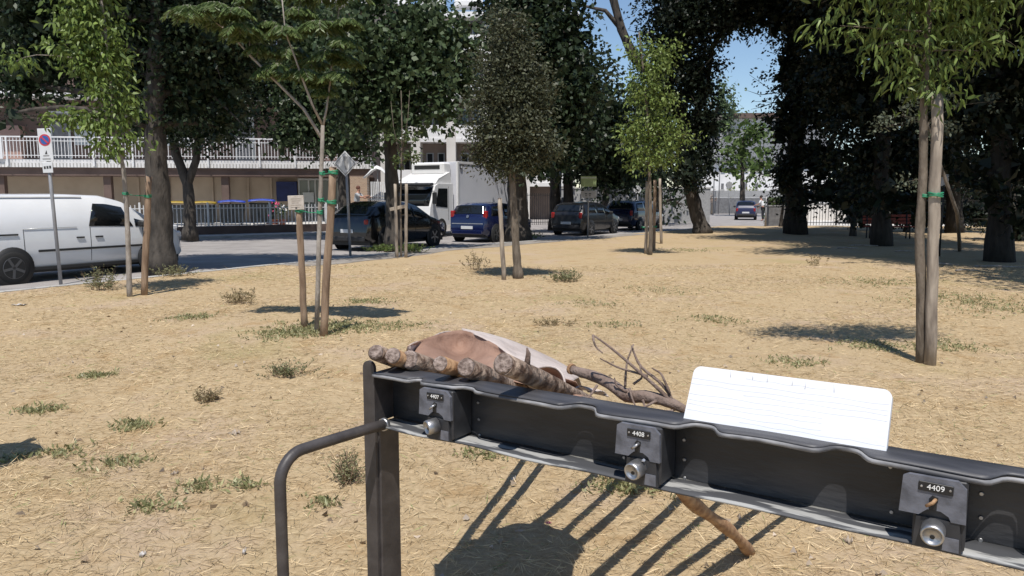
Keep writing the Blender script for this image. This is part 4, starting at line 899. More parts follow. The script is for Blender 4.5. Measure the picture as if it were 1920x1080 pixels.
# white car behind the van
S = hatch(4.1, 1.72, 1.52); c = G(228, 470, RZ); make_car('parked_car', 'white car half hidden between the van and the big trunk', 'car', S, M['car_white'], (P(104, 400, 21.5).x, 21.5), HEAD, 'cars parked by the left building')
S = hatch(4.2, 1.74, 1.48); c = P(1760, 400, 47.5); make_car('parked_car', 'pale car glimpsed through the trees beyond the right hand fence', 'car', S, M['car_silver'], (c.x, 48.6), (1, .1))
# panel van
S = dict(L=4.72, top=[(0, .6), (.02, 1.05), (.06, 1.54), (.14, 1.67), (.6, 1.715), (2.1, 1.725), (2.8, 1.70), (3.22, 1.60), (3.86, 1.18), (4.03, 1.06), (4.36, .99), (4.59, .88), (4.68, .66), (4.72, .50)],
         belt=[(0, 1.04), (2.4, 1.04), (3.9, 1.0), (4.72, .8)], hw=[(0, .84), (.08, .885), (.5, .897), (3.7, .897), (4.2, .87), (4.56, .78), (4.72, .66)], sill=[(0, .36), (.3, .24), (4.3, .24), (4.72, .3)],
         windows=[(2.36, 3.36, .03, .80, (.16, -.20)), (3.41, 3.81, .03, .45, (0, -.20))], screens=[(3.28, 3.81, 'windscreen')], wheels=(.82, 3.82), R=.315, mirror=3.5, handles=[(2.16, .84), (2.56, .84)], seams=[1.05, 2.38, 3.58], steel=1, inset=.15, tail_z=(.8, 1.25), plate_z=.75, head_z=.80, mirror_mat=M['trim'])
VR = G(3, 536, RZ); VR = Vector((VR.x, VR.y)) - HEAD * .58
van, vside, vtop, VS = make_car('delivery_van', 'white panel van parked at the left edge of the photo', 'van', S, M['car_white'], (VR.x, VR.y), HEAD)
for s in (-1, 1):
    MB().box((2.45, s * .903, .61), (2.3, .022, .045), None, .008).build('side_moulding', M['trim'], van)
    MB().box((.50, s * .900, .945), (.9, .016, .03), None, .006).build('door_track', M['trim'], van)
    MB().tube([(1.05, s * .892, 1.05), (2.1, s * .892, 1.05)], .005, 5).build('crease', M['car_silver'], van)
    MB().tube([(.3, s * .772, 1.655), (2.3, s * .772, 1.655)], .006, 5).build('roof_seam', M['sign_grey'], van)
    MB().box((2.3, s * .885, .27), (2.3, .03, .07), None, .01).build('sill_trim', M['trim'], van)
# refrigerated truck: local x forward, faces towards us along the road
TH = -HEAD; tl = Vector((-TH.y, TH.x))       # its left side looks at the road
tf = P(808, 400, 31.0); tk = empty('box_truck', (tf.x - tl.x * 1.1 , tf.y - tl.y * 1.1, RZ), math.atan2(TH.y, TH.x)); tag(tk, 'white refrigerated box truck facing left across the road', 'truck')
# origin at the front centre on the ground; x backwards is negative
cab = MB(); prof = [(-.02, .45), (.0, .95), (-.05, 1.25), (-.42, 2.12), (-.62, 2.20), (-1.75, 2.22), (-1.75, .55), (-1.3, .5)]
cab.prism([(x, -1.05, z) for x, z in prof], (0, 2.1, 0)); fix_normals(cab.build('cab', M['truck_white'], tk))
def wsrow(t, off): x = lerp(-.07, -.405, t); z = lerp(1.30, 2.08, t); return [(x + off, y, z) for y in np.linspace(-.96, .96, 7)]
thick(MB().grid([wsrow(t, .012) for t in (0, .5, 1)]).build('windscreen', M['car_glass'], tk), .006, 0)
MB().box((-.27, 0, 2.17), (.3, 1.95, .10), Matrix.Rotation(.2, 3, 'Y'), .02).build('sun_visor', M['black'], tk)
for s in (-1, 1):
    MB().prism([(-.42, s * 1.052, 1.28), (-.62, s * 1.052, 2.02), (-1.30, s * 1.052, 2.02), (-1.30, s * 1.052, 1.22)], (0, s * .008, 0)).build('side_window', M['car_glass'], tk)
    MB().box((-.10, s * 1.22, 1.62), (.10, .20, .48), None, .03).build('mirror', M['black'], tk); MB().tube([(-.2, s * 1.04, 1.9), (-.1, s * 1.2, 1.9)], .02, 6).build('mirror_arm', M['black'], tk)
    MB().box((.0, s * .78, .72), (.10, .34, .18), None, .03).build('headlight', M['lamp_clear'], tk)
    MB().tube([(-1.38, s * 1.053, .7), (-1.38, s * 1.053, 2.1)], .008, 5).build('door_seam', M['trim'], tk)
MB().box((.02, 0, .55), (.12, 2.1, .30), None, .03).build('bumper', M['truck_white'], tk); MB().box((.01, 0, .98), (.05, 1.1, .26), None, .02).build('grille', M['trim'], tk)
dv = MB(); dv.prism([(-.55, -.98, 2.21), (-.75, -.96, 2.42), (-1.6, -.94, 2.72), (-1.7, -.94, 2.21)], (0, 1.94, 0)); fix_normals(dv.build('roof_deflector', M['truck_white'], tk))
bxz = 3.16; MB().box((-1.95 - 2.9, 0, (bxz + .85) / 2), (5.8, 2.30, bxz - .85), None, .02).build('cargo_box', M['truck_box'], tk)
for s in (-1, 1): MB().box((-1.945, s * 1.155, (bxz + .85) / 2), (.14, .09, bxz - .84), None, .01).build('corner_post', M['truck_white'], tk); MB().box((-4.85, s * 1.158, bxz - .03), (5.7, .03, .10)).build('top_rail', M['truck_white'], tk)
MB().box((-2.2, 1.175, bxz - .22), (.17, .03, .19), None, .01).build('badge', M['trim'], tk); MB().box((-2.2, 1.192, bxz - .22), (.10, .006, .11)).build('badge_mark', M['sign_white'], tk)
rf = MB().box((-1.62, 0, 2.86), (.56, 1.7, .50), None, .06).build('cooling_unit', M['truck_white'], tk); MB().box((-1.335, 0, 2.92), (.02, 1.3, .16)).build('grille', M['trim'], rf)
MB().box((-4.2, 0, .68), (6.6, .9, .24)).build('chassis', M['trim'], tk)
for wx in (-.85, -5.2):
    for s in (-1, 1):
        wh = MB().lathe((wx, s * .80, .42), (0, s, 0), [(0, .38), (.03, .42), (.22, .42), (.25, .36), (.252, .25)], 24).build('wheel', M['tyre'], tk); MB().lathe((wx, s * 1.05, .42), (0, s, 0), [(0, .24), (.012, .22), (.03, .1)], 20).build('rim', M['rim'], wh)

# ------------------------------------------------------------------ signs and poles
def pole_sign(name, label, base, top, r=.03, cat='sign', m='grey_pole'):
    base = Vector(base); o = empty(name, base); tag(o, label, cat); d = Vector(top) - base
    MB().tube([Vector((0, 0, -.05)), d * .5, d], r, 10).build('pole', M[m], o); return o
def txt(s, size, m, parent, loc, rot, name='lettering', ext=.0008):
    cu = bpy.data.curves.new(name, 'FONT'); cu.body = s; cu.size = size; cu.align_x = 'CENTER'; cu.align_y = 'CENTER'; cu.extrude = ext
    t = bpy.data.objects.new(name, cu); COL.objects.link(t); dg = bpy.context.evaluated_depsgraph_get()
    me = bpy.data.meshes.new_from_object(t.evaluated_get(dg)); bpy.data.objects.remove(t); bpy.data.curves.remove(cu)
    me.materials.clear(); me.materials.append(m); o = bpy.data.objects.new(name, me); COL.objects.link(o); o.parent = parent; o.location = loc; o.rotation_euler = rot; return o
UP = (math.pi / 2, 0, 0)
# no parking sign
b = G(114, 529, RZ + .05); t1 = P(85, 243, b.y); ns = pole_sign('road_sign', 'white plate with a no parking roundel on a grey pole in front of the van', b, t1, .032); ax = t1 - b
def onpole(py): k = (P(100, py, b.y).z - b.z) / ax.z; return ax * k
pl = MB(); mid = onpole(272); tilt = Matrix.Rotation(math.atan2(ax.x, ax.z), 3, 'Y')
MB().box(mid + Vector((0, -.045, 0)), (.25, .012, .60), tilt, .004).build('plate', M['sign_white'], ns)
cc = onpole(263) + Vector((0, -.0515, 0)); 
MB().lathe(cc, (0, -1, 0), [(0, .108), (.003, .108)], 32).build('red_disc', M['sign_red'], ns); MB().lathe(cc + Vector((0, -.003, 0)), (0, -1, 0), [(0, .080), (.003, .080)], 32).build('blue_disc', M['sign_blue'], ns)
MB().box(cc + Vector((0, -.008, 0)), (.026, .003, .168), Matrix.Rotation(-math.pi / 4, 3, 'Y')).build('red_bar', M['sign_red'], ns)
MB().prism([onpole(286) + Vector((x, -.053, z)) for x, z in ((-.02, -.03), (.025, -.03), (.012, .04))], (0, -.002, 0)).build('tow_symbol', M['ink'], ns)
for py, wd in ((292, .11), (298, .15)): MB().box(onpole(py) + Vector((0, -.053, 0)), (wd, .002, .022), tilt).build('text_line', M['sign_grey'], ns)
MB().box(onpole(314) + Vector((.0, -.045, 0)), (.19, .012, .20), tilt, .004).build('small_plate', M['sign_white'], ns)
for k in range(3): MB().box(onpole(314) + Vector((-.05 + .05 * k, -.053, .005 * (k - 1))), (.035, .002, .05), tilt).build('symbol', M['ink'], ns)
# diamond sign
b = G(657, 478, .0); t1 = P(648, 285, b.y); ds = pole_sign('road_sign', 'diamond shaped grey white road sign on a leaning pole left of the black car', b, t1, .035); ax = t1 - b; c = P(648, 307, b.y) - b + Vector((0, -.05, 0))
def dia(r, y, m, nm): MB().prism([c + Vector((0, y, r)), c + Vector((r * .92, y, 0)), c + Vector((0, y, -r)), c + Vector((-r * .92, y, 0))], (0, .012, 0)).build(nm, M[m], ds)
dia(.34, 0, 'sign_white', 'plate'); dia(.30, -.004, 'sign_grey', 'border'); dia(.27, -.008, 'sign_white', 'face'); MB().prism([c + Vector((x, -.011, z)) for x, z in ((-.06, .19), (.07, .19), (.07, -.16), (-.0, -.16))], (0, .002, 0)).build('faded_mark', M['sign_grey'], ds)
# green sign with plate below
b = G(1102, 446, 0); gs = pole_sign('information_sign', 'pale green panel above a grey plate on a thin pole near the kerb', b, P(1104, 330, b.y), .028); q = lambda x, y: P(x, y, b.y) - b
def panel(x0, y0, x1, y1, m, nm, dy=-.04): a = q(x0, y0); c = q(x1, y1); MB().box(((a.x + c.x) / 2, dy, (a.z + c.z) / 2), (abs(c.x - a.x), .012, abs(a.z - c.z)), None, .003).build(nm, M[m], gs)
panel(1089, 330, 1118, 350, 'sign_green', 'green_panel'); panel(1089, 333, 1118, 334, 'sign_white', 'line', -.048); panel(1089, 358, 1118, 371, 'sign_grey', 'lower_plate')
for xx in (-.09, .06): MB().box(q(1103, 363) + Vector((xx, -.048, 0)), (.09, .003, .03)).build('symbol', M['ink'], gs); MB().box(q(1103, 364) + Vector((xx, -.048, -.05)), (.03, .003, .07)).build('symbol', M['ink'], gs)
# round sign, lamp post, far signs
Yr = 42.0; p0 = P(1200, 400, Yr); p0.z = RZ; p1 = P(1194, 348, Yr); rs = pole_sign('road_sign', 'small round pale sign on a slanting pole above the navy car', p0, p1, .03); c = P(1195, 355, Yr) - p0
MB().lathe(c + Vector((0, -.03, 0)), (0, -1, 0), [(0, .21), (.012, .21)], 28).build('disc', M['sign_white'], rs); MB().lathe(c + Vector((0, -.043, 0)), (0, -1, 0), [(0, .15), (.004, .15)], 28).build('inner_disc', M['sign_grey'], rs); MB().box(c + Vector((0, -.05, 0)), (.08, .004, .2)).build('bar', M['sign_white'], rs)
p0 = P(1050, 400, 40.0); p0.z = RZ; lp = empty('lamp_post', p0); tag(lp, 'slim grey lamp post left of the green sign, its head lost in the leaves', 'lamp post'); tpz = P(1050, 225, 40).z - RZ
MB().tube([(0, 0, 0), (0, 0, tpz * .5), (0, 0, tpz)], [.075, .06, .045], 10).build('pole', M['grey_pole'], lp); MB().tube([(0, 0, tpz), (.3, 0, tpz + .25), (1.3, 0, tpz + .35)], .035, 8).build('arm', M['grey_pole'], lp); MB().box((1.65, 0, tpz + .34), (.75, .26, .13), None, .04).build('head', M['sign_white'], lp)
MB().box((-.05, -.1, 1.0), (.45, .25, 1.3), None, .02).build('cabinet', M['shutter'], lp)
p0 = P(1368, 392, 72); p0.z = RZ; os_ = pole_sign('road_sign', 'back of an octagonal sign on a thin pole at the end of the street', p0, P(1366, 343, 72), .035); c = P(1367, 347, 72) - p0
MB().lathe(c + Vector((0, -.05, 0)), (0, -1, 0), [(0, .34), (.02, .34)], 8, False).build('plate', M['sign_grey'], os_)
for px, Y_, lab, hh in ((1337, 72, 'left of two slim dark poles before the far white house', 262), (1347, 76, 'right of two slim dark poles before the far white house', 250), (1436, 41.2, 'short grey post at the corner of the low dark wall', 368)):
    p0 = P(px, 400, Y_); p0.z = RZ; o = empty('street_pole', p0); tag(o, lab, 'pole'); MB().tube([(0, 0, 0), (0, 0, P(px, hh, Y_).z - RZ)], [.06, .045], 8).build('shaft', M['grey_pole'], o); MB().lathe((0, 0, P(px, hh, Y_).z - RZ), (0, 0, 1), [(0, .05), (.05, .03)], 8).build('cap', M['iron'], o)

# ------------------------------------------------------------------ people
def skinned(name, verts, edges, rad, m, parent, lev=2):
    me = bpy.data.meshes.new(name); me.from_pydata([tuple(v) for v in verts], edges, []); me.materials.append(m); o = bpy.data.objects.new(name, me); COL.objects.link(o); o.parent = parent
    sk = o.modifiers.new('skin', 'SKIN'); sk.use_smooth_shade = True
    for i, s in enumerate(me.skin_vertices[0].data): s.radius = (rad[i], rad[i]) if not hasattr(rad[i], '__len__') else rad[i]; s.use_root = (i == 0)
    ss = o.modifiers.new('smooth', 'SUBSURF'); ss.levels = lev; ss.render_levels = lev; return o
def person(label, loc, rz, arm_r, arm_l, shirt, hair, lean=0.0, feet=.12, legs=None):
    """faces +x locally; arms are lists shoulder-elbow-wrist offsets"""
    o = empty('person', loc, rz); tag(o, label, 'person'); L = lean
    v = [(0, 0, .95), (L * .3, 0, 1.12), (L * .7, 0, 1.32), (L, 0, 1.44), (L * 1.1, 0, 1.52), (L * 1.15 + .02, 0, 1.62), (L * 1.15 + .02, 0, 1.70),
         (0, .09, .88), (.03, .10, .50), (0, .11, .09), (.13, .12, .04), (0, -.09, .88), (.03, -.10, .50), (0, -.11, .09), (.13, -.12, .04)]
    r = [.13, .12, .13, .10, .055, .085, .075, .085, .058, .04, .035, .085, .058, .04, .035]
    e = [(0, 1), (1, 2), (2, 3), (3, 4), (4, 5), (5, 6), (0, 7), (7, 8), (8, 9), (9, 10), (0, 11), (11, 12), (12, 13), (13, 14)]
    for s, arm in ((1, arm_l), (-1, arm_r)):
        i = len(v); sh = Vector((L, s * .19, 1.41)); pts = [sh] + [sh + Vector(a) for a in arm]
        v += pts; r += [.055, .042, .032]; e += [(3, i), (i, i + 1), (i + 1, i + 2)]
        hd = pts[-1]; d = (pts[-1] - pts[-2]).normalized(); j = len(v)
        v += [hd + d * .07]; r += [.030]; e += [(i + 2, j)]
        for f in range(4):
            q = Vector((0, .02 * (f - 1.5), 0)); v += [hd + d * .11 + q, hd + d * (.16 + .01 * (f in (1, 2))) + q + Vector((0, 0, -.02))]; r += [.010, .008]; e += [(j, len(v) - 2), (len(v) - 2, len(v) - 1)]
        v += [hd + d * .06 + Vector((0, -s * .04, .01)), hd + d * .09 + Vector((0, -s * .06, .01))]; r += [.011, .009]; e += [(j, len(v) - 2), (len(v) - 2, len(v) - 1)]
    skinned('body', v, e, r, M['skin'], o)
    vs = [v[0], v[1], v[2], v[3]]; rs_ = [.15, .145, .155, .125]; es = [(0, 1), (1, 2), (2, 3)]
    for s, arm in ((1, arm_l), (-1, arm_r)):
        sh = Vector((L, s * .19, 1.41)); i = len(vs); vs += [sh, sh + Vector(arm[0]) * .8]; rs_ += [.075, .068]; es += [(3, i), (i, i + 1)]
    skinned('shirt', vs, es, rs_, shirt, o)
    skinned('trousers', [v[0], v[7], v[8], Vector(v[9]) + Vector((0, 0, .03)), v[11], v[12], Vector(v[13]) + Vector((0, 0, .03))], [(0, 1), (1, 2), (2, 3), (0, 4), (4, 5), (5, 6)], [.15, .105, .078, .062, .105, .078, .062], M['trousers'], o)
    hc = Vector((L * 1.15 + .0, 0, 1.69)); rows = []
    hb = MB()
    for i in range(9):
        th = math.pi * .62 * i / 8; rows.append([hc + Vector((math.sin(th) * math.cos(a) * .105 - .015, math.sin(th) * math.sin(a) * .097, math.cos(th) * .12)) for a in np.linspace(0, 2 * math.pi, 17)])
    hb.grid(rows).build('hair', hair, o); fx = hc.x + .085
    for s in (-1, 1): MB().lathe((fx - .004, s * .034, 1.655), (1, 0, 0), [(0, .014), (.012, .008)], 8).build('eye', M['ink'], o)
    MB().prism([(fx, -.014, 1.62), (fx, .014, 1.62), (fx, 0, 1.66)], (.025, 0, -.004)).build('nose', M['skin'], o); MB().box((fx - .004, 0, 1.592), (.014, .045, .01)).build('mouth', M['clay'], o)
    return o
pp = P(668, 390, 36.6); person('person with reddish hair in a light grey top reaching forward by the brick pillar', (pp.x, pp.y, .3), -.25, [(.26, -.02, -.16), (.52, .0, -.10)], [(.20, .03, -.20), (.44, .02, -.16)], M['shirt'], M['hair'], lean=.12)
pp = P(1431, 400, 53.5); person('person in a white shirt standing beside the small faded blue car', (pp.x, pp.y, RZ), 2.6, [(.05, -.08, -.26), (.18, -.05, -.44)], [(.12, .04, -.24), (.34, .02, -.30)], M['shirt_white'], M['hair_dark'], lean=.16)

# ------------------------------------------------------------------ bicycle docking rack in the foreground
EU = Vector((.8366, -.5477, 0)); EN = Vector((.5477, .8366, 0)); R0 = Vector((-.203, 2.05, 0)); RANG = math.atan2(EU.y, EU.x)
rack = empty('bike_docking_rack', R0, RANG); tag(rack, 'black steel bicycle docking rail with three numbered grey locks on a post', 'bike rack')
ZT, ZB, DEP, U0, U1 = 1.035, .882, .088, -.244, 1.98
LOCKS = [0.0, .602, 1.204, 1.806]
def cut(u):
    d = 0
    for l in LOCKS[1:]:
        for c in (l - .165, l + .135): d = max(d, .050 * math.exp(-((u - c) / .040) ** 4))
    d = max(d, .030 * math.exp(-((u + .085) / .018) ** 4), .020 * math.exp(-((u - .09) / .03) ** 4))
    return d
def lipn(u): return cut(u) + .002 * math.sin(u * 9) + .001 * math.sin(u * 31)
us_ = np.linspace(U0, U1, 260)
M['rack_top'] = mat('rack_top_sunlit_dusty', (.040, .040, .046), .5, col2=(.095, .094, .10), scale=7, detail=12, lo=.38, hi=.72, bump=.08, bscale=50, stretch=(.5, 2, 1))  # top face greyer than the web: dust, plus glancing sunlight mixed into the colour
M['rack_low'] = mat('rack_worn_paint', (.060, .062, .068), .65, col2=(.34, .34, .33), scale=16, lo=.50, hi=.56, detail=7, stretch=(.35, 2.2, 1))
M['bare_edge'] = mat('bare_edge', (.07, .07, .076), .6, col2=(.34, .34, .35), scale=7, lo=.42, hi=.60, detail=8, stretch=(1, 1, 4))
MB().grid([[(u, DEP, ZB + .002), (u, DEP, lerp(ZB, ZT, .5)), (u, DEP, ZT - .002)] for u in us_], False)
web = MB().grid([[(u, DEP, z) for z in np.linspace(ZB + .001, ZT - .001, 5)] for u in us_], False); thick(web.build('rail_web', M['rack'], rack), .005, -1)
def zt(u, n): return ZT + (.002 * math.sin(u * 7.3 + 1) + .0012 * math.sin(u * 23)) * (1 - n / DEP) 
tf_ = MB().grid([[(u, lerp(lipn(u), DEP + .004, t), zt(u, lerp(lipn(u), DEP, t))) for t in (0, .3, .65, 1)] for u in us_]); thick(tf_.build('top_flange', M['rack_top'], rack), .005, -1)
ed = MB().grid([[(u, lipn(u) - .0015 - .003 * max(0, math.sin(u * 6.1)) , zt(u, 0) + .001), (u, lipn(u) - .003 - .003 * max(0, math.sin(u * 6.1)), zt(u, 0) - .008)] for u in us_]); thick(ed.build('top_lip', M['bare_edge'], rack), .003, 0)
bf = MB().grid([[(u, lerp(.003 * math.sin(u * 14), DEP - .001, t), ZB + .002 * math.sin(u * 17) * (1 - t)) for t in (0, .3, .65, 1)] for u in us_]); thick(bf.build('bottom_flange', M['rack_low'], rack), .005, 1)
# dusty rub marks left by front wheels on the web
# post, hoop and the far post outside the frame
def post_at(u, nm='post'):
    w2 = .0225; n_ = 12; poly = [(u - w2, .0, -.1), (u + w2, .0, -.1)] + [(u + w2 * math.cos(a), .0, 1.048 + w2 * math.sin(a)) for a in np.linspace(0, math.pi, n_)]
    po = fix_normals(MB().prism([(x, .004, z) for x, y, z in poly], (0, .010, 0)).build(nm, M['post'], rack))
    MB().box((u + .0135, .058, .385), (.034, .086, .97), None, .003).build('post_channel', M['post'], rack)
post_at(-.268); post_at(2.02)
MB().box((-.249, .048, .958), (.006, .080, .146)).build('end_plate', M['post'], rack)
arc = [Vector((-.212, .0, .886)), Vector((-.222, -.06, .886)), Vector((-.25, -.20, .880))]
c0 = Vector((-.245, -.27, .872)); 
for a in np.linspace(0, math.pi / 2, 9): arc.append(Vector((-.259, -.265 - .075 * math.sin(a), .878 - .075 * (1 - math.cos(a)))))
arc += [Vector((-.26, -.34, .6)), Vector((-.26, -.34, .3)), Vector((-.26, -.34, -.05))]
MB().tube(arc, .0155, 16).build('hoop', M['post'], rack); MB().lathe((-.212, .012, .886), (0, -1, 0), [(0, .02), (.012, .019)], 14).build('weld', M['steel'], rack)
for k, (u0, num) in enumerate(zip(LOCKS, ('4407', '4408', '4409', '4410'))):
    lk = empty('lock', (u0, -.015, 0)); lk.parent = rack
    MB().box((.012, .050, .957), (.088, .090, .138), None, .004).build('housing', M['lock_dark'], lk)
    fx, fy = .056, .0; poly = [(-fx, .950), (-fx + .004, 1.020), (-fx + .014, 1.026), (fx - .016, 1.026), (fx - .002, 1.012), (fx, .946), (.032, .946), (.028, .955), (.014, .963), (-.008, .963), (-.022, .950)]
    fix_normals(MB().prism([(x, -.004, z) for x, z in poly], (0, .010, 0)).build('face_plate', M['lock_grey'], lk))
    fix_normals(MB().prism([(x, -.002, z) for x, z in ((-.030, .887), (.052, .887), (.046, .946), (-.026, .946))], (0, .012, 0)).build('lower_plate', M['lock_dark'], lk))
    fix_normals(MB().prism([(x, -.0045, z) for x, z in ((.020, .889), (.048, .889), (.047, .915), (.022, .915))], (0, .002, 0)).build('worn_patch', M['lock_grey'], lk))
    npz = 1.0075; pt = Matrix.Rotation(.02 * (k - 1), 3, 'Y')
    npl = MB().box((.004, -.0055, npz), (.058, .003, .0185), pt, .001).build('number_plate', M['black'], lk)
    txt(num, .0150, M['white_ink'], lk, (.004, -.0078, npz), UP, 'lettering', .0004)
    for s in (-1, 1): MB().lathe((.004 + s * .0238, -.007, npz), (0, -1, 0), [(0, .0024), (.0014, .002)], 10).build('screw', M['steel'], lk)
    MB().box((.001, -.0048, .974), (.013, .002, .022), None, .001).build('slot', M['black'], lk)
    MB().lathe((.002, -.004, .984), (0, -1, 0), [(0, .0085), (.002, .0075)], 5, False).build('key_hole', M['black'], lk)
    MB().tube([(.005, -.006, .985), (.001, -.016, .981), (-.010, -.013, .972)], [.0035, .0035, .003], 8).build('cable_stub', M['steel'] if k != 2 else M['log_bare'], lk)
    yaw = (-.45, -.18, .02, 0)[k]; ax = Vector((math.sin(yaw), -math.cos(yaw), -.12)); c = Vector((.004, .002, .926))
    MB().lathe(c, ax, [(0, .021), (.028, .0208), (.033, .0196), (.0335, .0165), (.028, .016), (.0275, .002)], 30).build('lock_barrel', M['steel'], lk)
    MB().lathe(c + ax.normalized() * .0275 + Vector((0, 0, -.004)), ax, [(0, .0042), (.0012, .004)], 12).build('key_hole', M['black'], lk)
    if k == 1: MB().tube([c + Vector((.008, -.006, .017)), c + Vector((.017, -.014, .024))], .0035, 8).build('pin', M['steel'], lk)
    for (du, z_) in ((-.078, .905), (.078, .93), (.080, .885), (-.085, 1.0), (.076, .978)):
        MB().lathe((du, DEP + .009, z_), (0, -1, 0), [(0, .0045), (.003, .0035)], 10).build('rivet', M['steel'], lk)

def rloc(u, n, z): return R0 + EU * u + EN * n + Vector((0, 0, z))

# ------------------------------------------------------------------ wooden poles leaning on the rail from behind
def ext(a, b, up): # stripe in the photo, extended upwards by `up` pixels
    k = (a[1] - up - b[1]) / (a[1] - b[1]); return (b[0] + (a[0] - b[0]) * k, a[1] - up)
poles = [((705, 661), ((968, 861), (783, 1075)), 62, .0225, 'log', 'leftmost of the poles leaning on the rail, sawn end above the post'),
         ((737, 667), ((1002, 870), (864, 1015)), 58, .0235, 'log_bare', 'second pole from the left leaning on the docking rail'),
         ((768, 674), ((1103, 892), (940, 1013)), 56, .0275, 'log', 'third pole from the left, thick and knotty with a wide sawn end'),
         ((826, 682), ((1142, 901), (968, 1019)), 60, .0215, 'log_bare', 'bare orange pole with peeled bark leaning on the rail'),
         ((874, 689), ((1193, 915), (1033, 1033)), 56, .0255, 'log', 'pale barked pole with a round sawn end right of the peeled one'),
         ((944, 682), ((1258, 932), (1097, 1041)), 62, .0262, 'log', 'long thick pole with a torn stub, rightmost of the leaning logs'),
         ((1040, 750), ((1303, 955), (1120, 1058)), 62, .020, 'log', 'thin pole behind the rail under the sack mouth, left one of two'),
         ((1095, 757), ((1395, 957), (1185, 1075)), 50, .020, 'log', 'thin pole behind the rail under the sack mouth, right one of two'),
         ((1140, 765), ((1449, 971), (1289, 1064)), 50, .018, 'log_bare', 'thin stick leaning on the rail below the dead branch')]
POLE_PTS = []
for (tp, st, up, r, m, lab) in poles:
    F = G(*ext(st[0], st[1], up), 0); F.z = lawn_h(F.x, F.y); best = None
    for nT in (np.linspace(-.06, .085, 30) if tp[1] < 740 else [DEP + .03]):            # where along the sight line the top rests so that the pole lies on the rail's back edge
        dr = ray(*tp); k = ((R0 - Vector((0, 0, CAMZ))).dot(EN)) + nT; T = Vector((0, 0, CAMZ)) + dr * (k / dr.dot(EN)); d = F - T; nF = (F - R0).dot(EN)
        gap = T.z + d.z * (DEP - nT) / (nF - nT) - (ZT + r + .005); err = abs(gap) if gap > 0 else abs(gap) * 3
        if best is None or err < best[0]: best = (err, T.copy(), float(nT), gap)
    T = best[1]; d = F - T
    o = empty('wooden_pole', F); tag(o, lab, 'pole', 'wooden poles leaning on the docking rail'); n = 26; pts = []; rr = []
    side = d.cross(Vector((0, 0, 1))).normalized()
    for i in range(n):
        t = i / (n - 1); w_ = (.012 * math.sin(t * 5 + tp[0]) + .006 * math.sin(t * 13 + tp[0])) * math.sin(math.pi * t)
        pts.append((T - F) * t + side * w_ + Vector((0, 0, w_ * .4))); rr.append(r * (.92 + .12 * t) * (1 + random.uniform(-.06, .06)))
    MB().tube(pts, rr, 16, wob=.17).build('shaft', M[m], o); dd = (pts[-1] - pts[-2]).normalized()
    MB().lathe(pts[-1] - dd * .002, dd + Vector((random.uniform(-.2, .2), random.uniform(-.2, .2), 0)), [(0, r * 1.0), (.006, r * .97), (.009, r * .80), (.007, r * .3)], 18).build('sawn_end', M['end_grain'], o)
    for q in range(3):
        i = random.randint(12, 22); a = Vector((random.uniform(-1, 1), random.uniform(-1, 1), random.uniform(0, 1))).normalized()
        MB().tube([pts[i] + a * r * .6, pts[i] + a * (r + .016)], [.009, .005], 7).build('knot', M[m], o)
    if r == .0262: MB().tube([pts[-2] + Vector((.01, 0, .015)), pts[-2] + Vector((.014, 0, .05)), pts[-2] + Vector((.010, 0, .066))], [.010, .007, .002], 6).build('torn_stub', M['twig'], o)
    POLE_PTS.append((T, F))
# short stick standing on the ground behind the rail
F = GL(1405, 1036); T = P(1188, 832, 2.25); o = empty('wooden_stick', F); tag(o, 'short brown stick propped against the back of the rail, its foot in the straw', 'stick')
d = T - F; pts = [d * t + Vector((.01 * math.sin(t * 7), 0, .006 * math.sin(t * 9))) for t in np.linspace(-.02, 1, 16)]
MB().tube(pts, [.024 + .004 * math.sin(i * 1.7) for i in range(16)], 12, wob=.10).build('shaft', M['log_bare'], o); MB().tube([pts[4], pts[4] + Vector((-.02, -.01, .03)), pts[3] + Vector((-.05, -.03, .0))], [.008, .006, .003], 6).build('bark_strip', M['twig'], o)

# ------------------------------------------------------------------ open sack draped over the poles
sk_ = P(900, 700, 2.6); sk = empty('sack', sk_); tag(sk, 'open woven sack, brown inside and whitish outside, draped over the leaning poles', 'sack')
def curve(pts, n):
    a = np.array(pts, float); s = np.linspace(0, 1, len(a)); q = np.linspace(0, 1, n); return [tuple(np.interp(q_, s, a[:, i]) for i in range(a.shape[1])) for q_ in q]
def smooth_c(c, k=3):
    a = np.array(c)
    for _ in range(k): a[1:-1] = (a[:-2] + 2 * a[1:-1] + a[2:]) / 4
    return [tuple(r) for r in a]
NS = 40
low = smooth_c(curve([(758, 672, 2.38), (800, 682, 2.36), (850, 694, 2.34), (905, 702, 2.32), (950, 712, 2.30), (1000, 724, 2.28), (1060, 738, 2.22), (1100, 748, 2.18)], NS))
top = smooth_c(curve([(764, 650, 2.48), (790, 637, 2.60), (830, 624, 2.72), (866, 617, 2.76), (900, 630, 2.66), (935, 649, 2.55), (965, 673, 2.48), (990, 690, 2.42), (1030, 702, 2.38), (1080, 716, 2.30)], NS))
rows = []
for j in range(11):
    t = j / 10; r = []
    for i in range(NS):
        x = lerp(low[i][0], top[i][0], t); y = lerp(low[i][1], top[i][1], t); Yd = lerp(low[i][2], top[i][2], t) + .10 * math.sin(math.pi * t) * (1 + .5 * math.sin(i * .45 + 2)) + (1 - t) * t * 3 * (.018 * math.sin(i * .5 + j * .5) + .010 * math.sin(i * 1.1 - j))
        r.append(P(x, y, Yd) - sk_)
    rows.append(r)
thick(MB().grid(rows).build('inner_wall', M['sack_in'], sk), .003, 0)
rim = smooth_c(curve([(866, 618, 2.755), (900, 631, 2.655), (935, 650, 2.545), (965, 674, 2.475), (990, 691, 2.415), (1030, 703, 2.37), (1072, 716, 2.31)], NS))
